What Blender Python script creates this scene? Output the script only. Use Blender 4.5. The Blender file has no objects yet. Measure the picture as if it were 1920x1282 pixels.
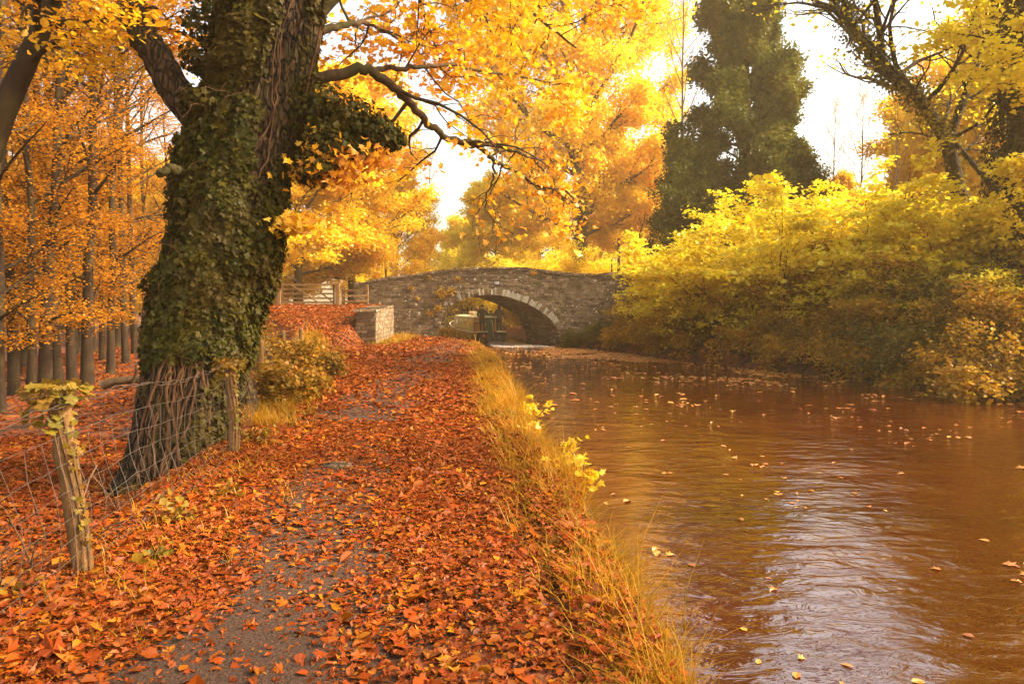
import bpy, math, random
import numpy as np
from mathutils import Vector

C = bpy.context.scene.collection
R = math.radians
PI = math.pi

# ------------------------------------------------------------------ camera
CAM_Z = 1.6
TH = math.atan(63 / 1280)
cam_data = bpy.data.cameras.new("camera")
cam = bpy.data.objects.new("camera", cam_data)
C.objects.link(cam)
cam.location = (0, 0, CAM_Z)
cam.rotation_euler = (PI / 2 - TH, 0, 0)
cam_data.sensor_width = 36
cam_data.lens = 24
cam_data.clip_start = 0.05
cam_data.clip_end = 3000
bpy.context.scene.camera = cam


def P(px, py, d):
    """world point at distance d along y seen at photograph pixel px, py"""
    a = (px - 960) / 1280
    b = (641 - py) / 1280
    ry = math.cos(TH) + b * math.sin(TH)
    rz = -math.sin(TH) + b * math.cos(TH)
    return np.array([a / ry * d, d, CAM_Z + rz / ry * d])


# ------------------------------------------------------------------ noise
def _hash(ix, iy, iz):
    n = (ix * 374761393 + iy * 668265263 + iz * 2147483647 * 3 + 1013904223) & 0xFFFFFFFF
    n = ((n ^ (n >> 13)) * 1274126177) & 0xFFFFFFFF
    n = (n ^ (n >> 16)) & 0xFFFFFFFF
    return n / 4294967295.0


def vnoise(x, y, z=0.0):
    x, y, z = np.broadcast_arrays(np.asarray(x, float), np.asarray(y, float), np.asarray(z, float))
    ix, iy, iz = np.floor(x).astype(np.int64), np.floor(y).astype(np.int64), np.floor(z).astype(np.int64)
    fx, fy, fz = x - ix, y - iy, z - iz
    fx, fy, fz = fx * fx * (3 - 2 * fx), fy * fy * (3 - 2 * fy), fz * fz * (3 - 2 * fz)
    r = 0
    for dx in (0, 1):
        for dy in (0, 1):
            for dz in (0, 1):
                w = (fx if dx else 1 - fx) * (fy if dy else 1 - fy) * (fz if dz else 1 - fz)
                r = r + w * _hash(ix + dx, iy + dy, iz + dz)
    return r * 2 - 1


def fbm(x, y, z=0.0, o=4):
    r, a, f = 0, 0.5, 1.0
    for k in range(o):
        r = r + a * vnoise(np.asarray(x) * f + 17.3 * k, np.asarray(y) * f - 9.1 * k, np.asarray(z) * f + 3.7 * k)
        a *= 0.5
        f *= 2.03
    return r


def ss(t):
    t = np.clip(t, 0, 1)
    return t * t * (3 - 2 * t)


# ------------------------------------------------------------------ terrain
WATER_Z = -0.5
_BL = np.array([(-40, 2.2), (0, 1.15), (2.4, .95), (3.4, .80), (4.85, .66), (7, .56), (10.5, .27), (18, -.18), (30, -.95), (38, -1.9), (42, -2.9),
                (60, -7.0), (90, -16), (140, -36), (1500, -500)])
_BR = np.array([(-40, 26), (0, 20), (8, 17), (16.6, 12.4), (19.6, 10.3), (26.4, 7.0), (32, 5.2), (36, 3.6), (37.8, 2.55), (42, .85), (60, -2.0),
                (90, -10), (140, -29), (1500, -480)])
_FL = np.array([(-40, -1.0), (0, -1.85), (4.08, -2.6), (7.5, -3.08), (8.3, -3.3), (11.3, -4.25), (20, -6.1), (28.4, -8.6), (36, -13), (1500, -13)])


def bankL(y):
    return np.interp(y, _BL[:, 0], _BL[:, 1]) + 0.09 * vnoise(np.asarray(y) * 0.9, 3.3) + 0.05 * vnoise(np.asarray(y) * 2.7, 8.3)


def bankR(y):
    return np.interp(y, _BR[:, 0], _BR[:, 1]) + 0.15 * vnoise(np.asarray(y) * 0.7, 1.3)


def fenceX(y):
    return np.interp(y, _FL[:, 0], _FL[:, 1])


def H(x, y):
    x = np.asarray(x, float)
    y = np.asarray(y, float)
    bl, br, fl = bankL(y), bankR(y), fenceX(y)
    u = bl - x
    v = fl - x
    # left land
    far = ss((y - 40) / 25)
    zl = (-0.50 * ss((v - 0.08) / 1.3) - 0.2 * ss((v - 0.6) / 9.0)) * (1 - 0.3 * far) + 0.16 * fbm(x * 0.5, y * 0.5) * ss((v - 0.2) / 3)
    zl = zl + 0.06 * ss((y - 24) / 14) * ss((u - 2.0) / 1.5) - 0.24 * ss((2.2 - u) / 2.2) * ss((y - 20) / 10)
    ramp = 1.72 * ss((y - 20.5) / 17.5) * ss((-6.15 - 0.022 * (y - 29) - x) / 0.9) * ss((x + 22) / 7)
    ramp = ramp * (1 - 0.55 * ss((y - 47) / 20))
    zl = zl + ramp + 0.55 * ss((v + 0.1) / 0.5) * ss((3.2 - v) / 3.0) * ss((y - 10.5) / 4) * (1 - ss((y - 20) / 4))
    zl = zl - 0.10 * ss((0.35 - u) / 0.35)
    # right land
    w = x - br
    zr = -0.36 + 0.55 * ss(w / 1.2) + 1.9 * ss((w - 0.8) / 6) + 0.2 * fbm(x * 0.4 + 9, y * 0.4) * ss(w / 2)
    hill = 2.0 * ss((y - 70) / 80) + 5 * ss((np.abs(x) - 60) / 160)
    mid = (bl + br) / 2
    z = np.where(x < mid, zl, zr) + hill * ss((np.minimum(np.abs(u), np.abs(w)) - 4) / 20)
    inside = np.minimum(x - bl, br - x)
    z = np.where(inside > 0, z * (1 - ss(inside / 0.22)) + (-1.15) * ss(inside / 0.22), z)
    return z


# ------------------------------------------------------------------ mesh helpers
class MB:
    """collects vertices and polygons (all of one size per chunk), links them as one mesh"""

    def __init__(s):
        s.v, s.f, s.n = [], [], 0
        s.mi = []

    def add(s, v, f, mi=0):
        v = np.asarray(v, float).reshape(-1, 3)
        f = np.asarray(f, np.int64)
        s.v.append(v)
        s.f.append(f + s.n)
        s.mi.append(np.full(len(f), mi))
        s.n += len(v)

    def box(s, c, size, rz=0.0, jit=0.0, rng=None, mi=0, rx=0.0, taper=1.0):
        x, y, z = np.asarray(size, float) / 2
        v = np.array([(-x, -y, -z), (x, -y, -z), (x, y, -z), (-x, y, -z), (-x * taper, -y * taper, z), (x * taper, -y * taper, z),
                      (x * taper, y * taper, z), (-x * taper, y * taper, z)])
        if jit and rng is not None:
            v = v + rng.normal(0, jit, v.shape)
        if rx:
            c_, s_ = math.cos(rx), math.sin(rx)
            v = np.stack([v[:, 0], v[:, 1] * c_ - v[:, 2] * s_, v[:, 1] * s_ + v[:, 2] * c_], 1)
        c_, s_ = math.cos(rz), math.sin(rz)
        v = np.stack([v[:, 0] * c_ - v[:, 1] * s_, v[:, 0] * s_ + v[:, 1] * c_, v[:, 2]], 1) + np.asarray(c, float)
        s.add(v, [(0, 3, 2, 1), (4, 5, 6, 7), (0, 1, 5, 4), (1, 2, 6, 5), (2, 3, 7, 6), (3, 0, 4, 7)], mi)

    def tube(s, pts, rad, sides=6, cap=True, mi=0):
        pts = np.asarray(pts, float)
        n = len(pts)
        rad = np.broadcast_to(np.asarray(rad, float), (n,))
        t = np.gradient(pts, axis=0)
        t /= np.linalg.norm(t, axis=1, keepdims=True) + 1e-9
        ref = np.array([0, 0, 1.0]) if abs(t[0][2]) < 0.9 else np.array([1.0, 0, 0])
        a = np.cross(t, ref)
        bad = np.linalg.norm(a, axis=1) < 0.05
        a[bad] = np.cross(t[bad], np.array([0.3, 1.0, 0.2]))
        a /= np.linalg.norm(a, axis=1, keepdims=True) + 1e-9
        for i in range(1, n):
            if np.dot(a[i], a[i - 1]) < 0:
                a[i] = -a[i]
        b = np.cross(t, a)
        ang = np.linspace(0, 2 * PI, sides, endpoint=False)
        ring = (np.cos(ang)[None, :, None] * a[:, None, :] + np.sin(ang)[None, :, None] * b[:, None, :]) * rad[:, None, None] + pts[:, None, :]
        v = ring.reshape(-1, 3)
        i = np.arange(n - 1)[:, None] * sides
        j = np.arange(sides)[None, :]
        k = (j + 1) % sides
        f = np.stack([i + j, i + k, i + sides + k, i + sides + j], -1).reshape(-1, 4)
        s.add(v, f, mi)
        if cap and sides >= 4:
            base = s.n - len(v)
            for o in (0, (n - 1) * sides):
                c = pts[0] if o == 0 else pts[-1]
                s.add([c], np.zeros((0, 3), int), mi)
                ci = s.n - 1
                idx = base + o + np.arange(sides)
                s.f.append(np.stack([np.full(sides, ci), idx, np.roll(idx, -1)], 1))
                s.mi.append(np.full(sides, mi))

    def mesh(s, name, mats, smooth=False):
        me = bpy.data.meshes.new(name)
        if s.n == 0:
            return me
        v = np.concatenate(s.v)
        chunks = [(f, m) for f, m in zip(s.f, s.mi) if len(f)]
        loops = np.concatenate([f.ravel() for f, m in chunks])
        sizes = np.concatenate([np.full(len(f), f.shape[1]) for f, m in chunks])
        mi = np.concatenate([m for f, m in chunks])
        me.vertices.add(len(v))
        me.vertices.foreach_set("co", v.astype(np.float32).ravel())
        me.loops.add(len(loops))
        me.loops.foreach_set("vertex_index", loops.astype(np.int32))
        me.polygons.add(len(sizes))
        me.polygons.foreach_set("loop_start", np.concatenate([[0], np.cumsum(sizes)[:-1]]).astype(np.int32))
        me.polygons.foreach_set("loop_total", sizes.astype(np.int32))
        if not isinstance(mats, (list, tuple)):
            mats = [mats]
        for m in mats:
            me.materials.append(m)
        if len(mats) > 1:
            me.polygons.foreach_set("material_index", mi.astype(np.int32))
        me.polygons.foreach_set("use_smooth", np.full(len(sizes), bool(smooth)))
        me.update(calc_edges=True)
        return me

    def obj(s, name, mats, parent=None, smooth=False):
        o = bpy.data.objects.new(name, s.mesh(name, mats, smooth))
        C.objects.link(o)
        if parent is not None:
            o.parent = parent
        return o


def tag(o, label=None, cat=None, group=None, kind=None):
    if label:
        o["label"] = label
    if cat:
        o["category"] = cat
    if group:
        o["group"] = group
    if kind:
        o["kind"] = kind
    return o


def empty(name, loc, label, cat, group=None, rz=0.0):
    o = bpy.data.objects.new(name, None)
    C.objects.link(o)
    o.location = [float(q) for q in loc]
    o.rotation_euler = (0, 0, rz)
    o.empty_display_size = 0.2
    return tag(o, label, cat, group)


def dup(root, loc, rz, scale, label, group=None):
    r = root.copy()
    C.objects.link(r)
    r.location = [float(q) for q in loc]
    r.rotation_euler = (0, 0, rz)
    r.scale = (scale, scale, scale) if np.isscalar(scale) else scale
    r["label"] = label
    if group:
        r["group"] = group
    for ch in list(root.children):
        c = ch.copy()
        C.objects.link(c)
        c.parent = r
        for g in ch.children:
            d = g.copy()
            C.objects.link(d)
            d.parent = c
    return r


def nrm(a):
    return a / (np.linalg.norm(a, axis=-1, keepdims=True) + 1e-9)


# leaf templates: outline points (x across, y along, z curl), fan triangles
def fan(outline):
    k = len(outline)
    c = np.mean(outline, 0)
    v = np.vstack([outline, [c]])
    f = np.array([(k, i, (i + 1) % k) for i in range(k)])
    return v, f


LEAF_RHOMB = (np.array([(0, 0, 0), (.36, .48, .10), (0, 1, -.06), (-.36, .48, .10)]), np.array([(0, 1, 2), (0, 2, 3)]))
LEAF_ROUND = (np.array([(0, 0, 0), (.34, .22, .08), (.42, .58, .09), (0, 1.02, -.10), (-.42, .58, .09), (-.34, .22, .08), (0, .55, 0)]),
              np.array([(0, 1, 6), (1, 2, 6), (2, 3, 6), (3, 4, 6), (4, 5, 6), (5, 0, 6)]))
LEAF_MAPLE = fan(np.array([(0, 0, 0), (.20, .06, .03), (.52, .10, .10), (.34, .30, .04), (.60, .56, .13), (.25, .58, .02), (.14, .76, .04), (0, 1.02, -.10),
                           (-.14, .76, .04), (-.25, .58, .02), (-.60, .56, .13), (-.34, .30, .04), (-.52, .10, .10), (-.20, .06, .03)]))
LEAF_OAK = fan(np.array([(0, 0, 0), (.16, .16, .05), (.12, .26, .02), (.27, .40, .09), (.17, .50, .02), (.29, .66, .10), (.16, .78, .03), (.12, .96, .0), (-.02, 1.03, -.06),
                         (-.15, .92, .0), (-.15, .78, .03), (-.28, .64, .10), (-.17, .52, .02), (-.26, .36, .09), (-.12, .26, .02), (-.15, .14, .05)]))
LEAF_IVY = fan(np.array([(0, .06, 0), (.18, -.05, .02), (.42, .12, .05), (.30, .36, .02), (.46, .60, .06), (.18, .62, .01), (0, 1.0, -.08),
                         (-.18, .62, .01), (-.46, .60, .06), (-.30, .36, .02), (-.42, .12, .05), (-.18, -.05, .02)]))
LEAF_BEECHY = (np.array([(0, 0, 0), (.28, .30, .09), (.26, .66, .07), (0, 1, -.08), (-.26, .66, .07), (-.28, .30, .09)]),
               np.array([(0, 1, 2), (0, 2, 3), (0, 3, 4), (0, 4, 5)]))


def leaves_into(mb, pos, normal, size, tmpl, rng, fwd=None, zvar=0.6, mi=0):
    N = len(pos)
    if N == 0:
        return
    tv, tf = tmpl
    n = nrm(normal)
    f = rng.normal(size=(N, 3)) if fwd is None else fwd
    f = f - (f * n).sum(1, keepdims=True) * n
    f = nrm(f)
    s = np.cross(f, n)
    size = np.broadcast_to(np.asarray(size, float), (N,))
    zs = 1 + zvar * rng.normal(size=N)
    ws = 1 + 0.15 * rng.normal(size=N)
    k = len(tv)
    v = (s[:, None, :] * (tv[None, :, 0:1] * ws[:, None, None]) + f[:, None, :] * (tv[None, :, 1:2] - 0.5) + n[:, None, :] * (tv[None, :, 2:3] * zs[:, None, None]))
    v = v * size[:, None, None] + pos[:, None, :]
    fa = (np.arange(N)[:, None, None] * k + tf[None]).reshape(-1, 3)
    mb.add(v.reshape(-1, 3), fa, mi)


# ------------------------------------------------------------------ branching growth
def wander(rng, p, d, L, n, amp, up=0.0, droop=0.0):
    pts = [np.array(p, float)]
    d = nrm(np.array(d, float))
    for i in range(n):
        d = nrm(d + rng.normal(0, amp, 3) + np.array([0, 0, up - droop * (i / n)]))
        pts.append(pts[-1] + d * (L / n))
    return np.array(pts)


def polylen(p):
    return np.linalg.norm(np.diff(p, axis=0), axis=1).sum()


def at(pts, t):
    n = len(pts) - 1
    q = min(max(t * n, 0), n - 1e-6)
    i = int(q)
    return pts[i] + (pts[i + 1] - pts[i]) * (q - i), nrm(pts[i + 1] - pts[i])


def grow(rng, mb, anchors, pts, r0, r1, level, sp):
    """sp: n (children per level), ratio, ang, amp, up, droop, flat, last level index = len(n)"""
    sides = (8, 5, 4, 3, 3)[min(level, 4)] if 'sides' not in sp else sp['sides'][min(level, len(sp['sides']) - 1)]
    mb.tube(pts, np.linspace(r0, r1, len(pts)), sides, cap=False)
    L = polylen(pts)
    if level >= len(sp['n']):
        k = sp.get('k', 3)
        for t in np.linspace(0.25, 1.0, k):
            q, d = at(pts, t)
            anchors.append(np.concatenate([q, d]))
        return
    n = sp['n'][level]
    n = max(1, int(round(n * rng.uniform(.8, 1.2))))
    t0 = sp.get('t0', (0.25, 0.2, 0.15, .1))[level]
    for i in range(n):
        t = t0 + (1 - t0) * (i + rng.uniform(.1, .9)) / n
        q, d = at(pts, t)
        side = rng.normal(size=3)
        side[2] *= sp.get('flat', 0.6)
        side = nrm(side - d * np.dot(side, d))
        a = sp['ang'] * rng.uniform(.7, 1.25)
        cd = d * math.cos(a) + side * math.sin(a)
        cl = L * sp['ratio'][level] * rng.uniform(.6, 1.2) * (1.15 - 0.6 * t)
        cl = max(cl, sp.get('minlen', 0.25))
        cr = max((r0 + (r1 - r0) * t) * sp.get('rr', 0.55), sp.get('minr', 0.004))
        cp = wander(rng, q, cd, cl, sp.get('seg', 4), sp['amp'], sp['up'], sp['droop'])
        grow(rng, mb, anchors, cp, cr, max(cr * 0.35, sp.get('minr', .004) * .8), level + 1, sp)
    if level > 0:
        q, d = at(pts, 1.0)
        anchors.append(np.concatenate([q, d]))


def crown(rng, anchors, per, spread, size, tmpl, jit=0.5, flatz=0.5, drop=0.05, lim=None):
    a = np.array(anchors)
    if lim is not None and len(a) * per > lim:
        per = max(1, lim / len(a))
    cnt = rng.poisson(per, len(a))
    idx = np.repeat(np.arange(len(a)), cnt)
    N = len(idx)
    off = rng.normal(size=(N, 3)) * spread
    off[:, 2] *= flatz
    pos = a[idx, :3] + off
    pos[:, 2] -= drop
    n = np.array([0, 0, 1.0]) + rng.normal(0, jit, (N, 3))
    s = size * np.exp(rng.normal(0, .22, N))
    mb = MB()
    leaves_into(mb, pos, n, s, tmpl, rng)
    return mb


def trunk_tree(rng, Ht, r0, clear, Rad, prof, n1, sp, lean=(0, 0), ang=(1.3, 0.6), wob=0.03, flare=0.5, segs=14, pts=None):
    """trunk with primaries; returns mesh builder, anchors"""
    mb, anchors = MB(), []
    if pts is None:
        t = np.linspace(0, 1, segs)
        pts = np.stack([lean[0] * t ** 1.3, lean[1] * t ** 1.3, t * Ht], 1)
        pts[1:, :2] += np.cumsum(rng.normal(0, wob * Ht / segs, (segs - 1, 2)), 0)
    segs = len(pts)
    t = np.linspace(0, 1, segs)
    rad = r0 * ((1 - t) ** 0.75 * .95 + 0.05) * (1 + flare * np.exp(-t * Ht / (r0 * 2.2)))
    # dense ring near foot for the flare
    foot, d0 = at(pts, 0.25 / (segs - 1))
    pts2 = np.vstack([pts[:1] - [0, 0, .4], pts[:1], foot[None], pts[1:]])
    rad2 = np.concatenate([[rad[0] * 1.25, rad[0]], [r0 * (1 + flare * .45)], rad[1:]])
    mb.tube(pts2, rad2, 12, cap=False)
    for i in range(n1):
        f = (i + rng.uniform(.2, .8)) / n1
        tt = clear + (1 - clear) * f
        q, d = at(pts, tt)
        az = i * 2.399 + rng.uniform(-.5, .5)
        a = (ang[0] + (ang[1] - ang[0]) * f) * rng.uniform(.85, 1.15)
        dd = np.array([math.cos(az) * math.sin(a), math.sin(az) * math.sin(a), math.cos(a)])
        L = Rad * prof(f) * rng.uniform(.75, 1.15)
        rr = min(np.interp(tt, t, rad) * 0.55, 0.012 + 0.022 * L)
        cp = wander(rng, q, dd, L, 6, sp['amp'] * .7, sp.get('up1', sp['up']), sp.get('droop1', sp['droop']))
        grow(rng, mb, anchors, cp, rr, rr * .25, 0, sp)
    return mb, anchors


def stems_shrub(rng, n, Ht, tilt, sp, r=0.03, spread=.35, squash=(1, 1)):
    mb, anchors = MB(), []
    for i in range(n):
        az = rng.uniform(0, 2 * PI)
        a = tilt * math.sqrt(rng.uniform(0.02, 1))
        d = np.array([math.cos(az) * math.sin(a) * squash[0], math.sin(az) * math.sin(a) * squash[1], math.cos(a)])
        q = np.array([math.cos(az), math.sin(az), 0]) * spread * rng.uniform(.2, 1)
        q[2] = -.25
        L = Ht * rng.uniform(.65, 1.12)
        cp = wander(rng, q, d, L, 7, .10, sp.get('up1', 0.03), sp.get('droop1', .22))
        grow(rng, mb, anchors, cp, r * rng.uniform(.7, 1.2), .006, 0, sp)
    return mb, anchors

# ------------------------------------------------------------------ materials
class NT:
    def __init__(s, name):
        s.m = bpy.data.materials.new(name)
        s.m.use_nodes = True
        s.t = s.m.node_tree
        s.t.nodes.clear()
        s.out = s.n("ShaderNodeOutputMaterial")
        s._co = None

    def n(s, typ, ins=None, **kw):
        nd = s.t.nodes.new(typ)
        for k, v in kw.items():
            setattr(nd, k, v)
        for k, v in (ins or {}).items():
            sock = nd.inputs[k]
            if isinstance(v, bpy.types.NodeSocket):
                s.t.links.new(v, sock)
            elif isinstance(v, (tuple, list)) and len(v) == 3 and sock.type == 'RGBA':
                sock.default_value = (*v, 1)
            else:
                sock.default_value = v
        return nd

    def co(s, scale=(1, 1, 1), rot=(0, 0, 0), loc=(0, 0, 0)):
        if s._co is None:
            s._co = s.n("ShaderNodeTexCoord").outputs["Object"]
        return s.n("ShaderNodeMapping", {"Vector": s._co, "Scale": scale, "Rotation": rot, "Location": loc}).outputs[0]

    def noise(s, sc, det=4, rough=.55, vec=None, dist=0.0):
        return s.n("ShaderNodeTexNoise", {"Vector": vec or s.co(), "Scale": sc, "Detail": det, "Roughness": rough, "Distortion": dist}).outputs["Fac"]

    def ramp(s, fac, stops, interp='LINEAR'):
        r = s.n("ShaderNodeValToRGB", {"Fac": fac})
        cr = r.color_ramp
        cr.interpolation = interp
        while len(cr.elements) < len(stops):
            cr.elements.new(0.5)
        for e, (p, c) in zip(cr.elements, stops):
            e.position = p
            e.color = (*c, 1) if len(c) == 3 else c
        return r.outputs["Color"]

    def mask(s, fac, a, b):
        return s.n("ShaderNodeMapRange", {"Value": fac, "From Min": a, "From Max": b}).outputs[0]

    def mix(s, fac, a, b, mode='MIX'):
        m = s.n("ShaderNodeMix", data_type='RGBA', blend_type=mode)
        for sock, v in ((m.inputs[0], fac), (m.inputs[6], a), (m.inputs[7], b)):
            if isinstance(v, bpy.types.NodeSocket):
                s.t.links.new(v, sock)
            elif isinstance(v, (tuple, list)):
                sock.default_value = (*v, 1) if len(v) == 3 else v
            else:
                sock.default_value = v
        return m.outputs[2]

    def math(s, op, a, b=0.0, c=None):
        m = s.n("ShaderNodeMath", operation=op)
        for sock, v in zip(m.inputs, (a, b, c)):
            if v is None:
                continue
            if isinstance(v, bpy.types.NodeSocket):
                s.t.links.new(v, sock)
            else:
                sock.default_value = v
        return m.outputs[0]

    def bump(s, h, strength=.5, dist=.02, normal=None):
        ins = {"Height": h, "Strength": strength, "Distance": dist}
        if normal is not None:
            ins["Normal"] = normal
        return s.n("ShaderNodeBump", ins).outputs[0]

    def bsdf(s, col, rough=.8, normal=None, **kw):
        ins = {"Base Color": col, "Roughness": rough}
        if normal is not None:
            ins["Normal"] = normal
        ins.update(kw)
        b = s.n("ShaderNodeBsdfPrincipled", ins)
        s.t.links.new(b.outputs[0], s.out.inputs[0])
        return s.m

    def surf(s, sh):
        s.t.links.new(sh, s.out.inputs[0])
        return s.m


def even(cols, a=0.0, b=1.0):
    k = len(cols)
    return [(a + (b - a) * i / (k - 1), c) for i, c in enumerate(cols)]


def leaf_mat(name, cols, alt=None, trans=.5, gloss=.05, nscale=.35, amt=.6, k=1.0):
    """each leaf its own hue; clumps of the crown lean towards a second hue"""
    cols = [tuple(q * k for q in c) for c in cols]
    alt = alt and [tuple(q * k for q in c) for c in alt]
    t = NT(name)
    rnd = t.n("ShaderNodeNewGeometry").outputs["Random Per Island"]
    col = t.ramp(rnd, even(cols))
    if alt is not None:
        nz = t.mask(t.noise(nscale, 3), .42, .62)
        col2 = t.ramp(rnd, even(alt))
        col = t.mix(t.math('MULTIPLY', nz, amt), col, col2)
    d = t.n("ShaderNodeBsdfDiffuse", {"Color": col})
    tr = t.n("ShaderNodeBsdfTranslucent", {"Color": col})
    m = t.n("ShaderNodeMixShader", {"Fac": trans, 1: d.outputs[0], 2: tr.outputs[0]})
    if gloss:
        g = t.n("ShaderNodeBsdfGlossy", {"Color": (1, 1, 1), "Roughness": .45})
        m = t.n("ShaderNodeMixShader", {"Fac": gloss, 1: m.outputs[0], 2: g.outputs[0]})
    return t.surf(m.outputs[0])


def bark_mat(name, cols, sc=9, stretch=.14, bump=.8, moss=None, dist=.02, k=1.0, crack=0):
    cols = [tuple(q * k for q in c) for c in cols]
    t = NT(name)
    v = t.co((1, 1, stretch))
    n1 = t.noise(sc, 6, .6, v, .6)
    n2 = t.noise(sc * 4, 4, .6, t.co((1, 1, .4)))
    n = t.math('ADD', t.math('MULTIPLY', n1, .7), t.math('MULTIPLY', n2, .3))
    col = t.ramp(n, even(cols, .32, .68))
    if crack:
        wv = t.n("ShaderNodeTexNoise", {"Vector": t.co(), "Scale": 5.0, "Detail": 3})
        vv = t.n("ShaderNodeMix", {0: .06, 4: t.co((1, 1, .30)), 5: wv.outputs["Color"]}, data_type='VECTOR').outputs[1]
        vo = t.n("ShaderNodeTexVoronoi", {"Vector": vv, "Scale": crack}, feature='DISTANCE_TO_EDGE').outputs["Distance"]
        ck = t.mask(vo, .0, .16)
        col = t.mix(ck, tuple(q * .30 for q in cols[0]), col)
        n = t.math('ADD', t.math('MULTIPLY', n, .5), ck)
    if moss:
        col = t.mix(t.mask(t.noise(1.6, 4), .48, .62), col, moss)
    return t.bsdf(col, .9, t.bump(n, bump, dist), **{"Specular IOR Level": .2})


M = {}
YEL = [(.88, .64, .016), (.92, .72, .02), (.86, .54, .013), (.93, .76, .04), (.80, .60, .016)]
ORG = [(.76, .33, .012), (.82, .42, .015), (.66, .22, .01), (.86, .50, .02), (.58, .24, .012)]
LIM = [(.83, .68, .018), (.88, .75, .025), (.72, .60, .018), (.92, .79, .05), (.82, .58, .014)]
M['leaf_yellow'] = leaf_mat("yellow_leaf", YEL, ORG, .55, .03, .22, .45)
M['leaf_gold'] = leaf_mat("golden_leaf", YEL, LIM, .55, .03, .25, .6)
M['leaf_orange'] = leaf_mat("orange_leaf", ORG, YEL, .55, .03, .5, .6)
M['leaf_beech'] = leaf_mat("beech_leaf", [(.46, .175, .009), (.54, .23, .011), (.34, .11, .008), (.60, .28, .013), (.27, .095, .008)],
                           [(.54, .22, .009), (.62, .31, .012)], .52, .01, .3, .5, k=1.08)
M['leaf_lime'] = leaf_mat("lime_yellow_leaf", LIM, YEL, .5, .04, .35, .5)
M['leaf_bank'] = leaf_mat("bank_leaf", [(.50, .29, .013), (.62, .38, .014), (.36, .20, .011), (.66, .29, .010), (.34, .12, .009)],
                          [(.16, .105, .010), (.24, .12, .010), (.13, .08, .009)], .42, .015, .9, .8)
M['leaf_bush'] = leaf_mat("bush_leaf", [(.26, .14, .010), (.34, .19, .012), (.17, .105, .009), (.40, .17, .009), (.22, .08, .008)],
                          [(.12, .085, .009), (.20, .085, .008)], .38, .012, 1.2, .8)
M['leaf_dark'] = leaf_mat("dark_green_leaf", [(.085, .080, .010), (.12, .105, .012), (.055, .058, .008), (.17, .125, .013)],
                          [(.24, .16, .012), (.30, .19, .012)], .35, .015, .6, .55)
M['leaf_holly'] = leaf_mat("evergreen_leaf", [(.062, .080, .012), (.095, .112, .014), (.045, .060, .010), (.14, .145, .015)],
                            [(.20, .18, .014), (.26, .22, .014), (.13, .125, .012)], .35, .015, .45, .6)
M['leaf_ivy'] = leaf_mat("ivy_leaf", [(.038, .040, .005), (.064, .062, .006), (.024, .027, .004), (.115, .095, .008), (.048, .048, .005), (.075, .052, .006)],
                         [(.10, .06, .007), (.07, .042, .006)], .2, .008, 1.3, .7, k=.78)
M['leaf_bramble'] = leaf_mat("bramble_leaf", [(.15, .12, .015), (.21, .15, .015), (.10, .085, .012), (.30, .14, .015)],
                             [(.34, .17, .012), (.28, .10, .010)], .4, .012, 1.5, .8)
M['litter'] = leaf_mat("fallen_leaf", [(.38, .052, .004), (.54, .105, .005), (.24, .036, .005), (.58, .155, .008), (.13, .030, .007), (.44, .070, .004),
                                       (.44, .15, .035), (.26, .045, .005), (.66, .27, .012), (.42, .062, .004), (.15, .038, .009), (.32, .045, .005)],
                       [(.20, .038, .011), (.32, .066, .011), (.44, .10, .006)], .15, .012, .9, .5, k=.62)
M['floating'] = leaf_mat("floating_leaf", [(.55, .17, .025), (.66, .28, .03), (.42, .12, .02), (.70, .36, .05), (.38, .10, .02)], None, .1, .08)
M['grass'] = leaf_mat("grass_blade", [(.30, .21, .013), (.42, .24, .012), (.20, .16, .012), (.54, .26, .013), (.44, .15, .011)],
                      [(.62, .27, .01), (.72, .36, .012)], .45, .012, .45, .75, k=.85)
M['bark_old'] = bark_mat("old_bark", [(.018, .010, .006), (.065, .036, .017), (.16, .092, .043)], 16, .34, 1.0, (.045, .034, .010), .04, k=.85, crack=15)
M['bark_beech'] = bark_mat("beech_bark", [(.030, .016, .008), (.065, .036, .017), (.115, .066, .032)], 7, .35, .8, (.05, .034, .012), .03, k=.38)
M['bark_dark'] = bark_mat("dark_bark", [(.02, .012, .007), (.06, .034, .016), (.10, .06, .03)], 8, .2, .8, (.05, .045, .012))
M['bark_pale'] = bark_mat("pale_bark", [(.14, .09, .05), (.32, .22, .13), (.42, .30, .19)], 6, .5, .4)
M['twig'] = bark_mat("twig_bark", [(.05, .025, .012), (.11, .055, .025), (.16, .08, .035)], 12, .3, .4)
M['wood'] = bark_mat("weathered_wood", [(.055, .026, .009), (.15, .076, .025), (.23, .125, .042)], 18, .10, .9, (.10, .075, .016))
M['wood_gate'] = bark_mat("gate_wood", [(.11, .055, .02), (.20, .11, .04), (.27, .15, .06)], 10, .2, .4)
M['wood_dark'] = bark_mat("dark_post_wood", [(.05, .028, .014), (.12, .07, .03), (.18, .10, .045)], 12, .1, .5)


def m_wire():
    t = NT("galvanised_wire")
    return t.bsdf(t.ramp(t.noise(30, 2), [(.3, (.03, .021, .014)), (.7, (.075, .056, .04))]), .6)


M['wire'] = m_wire()


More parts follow.
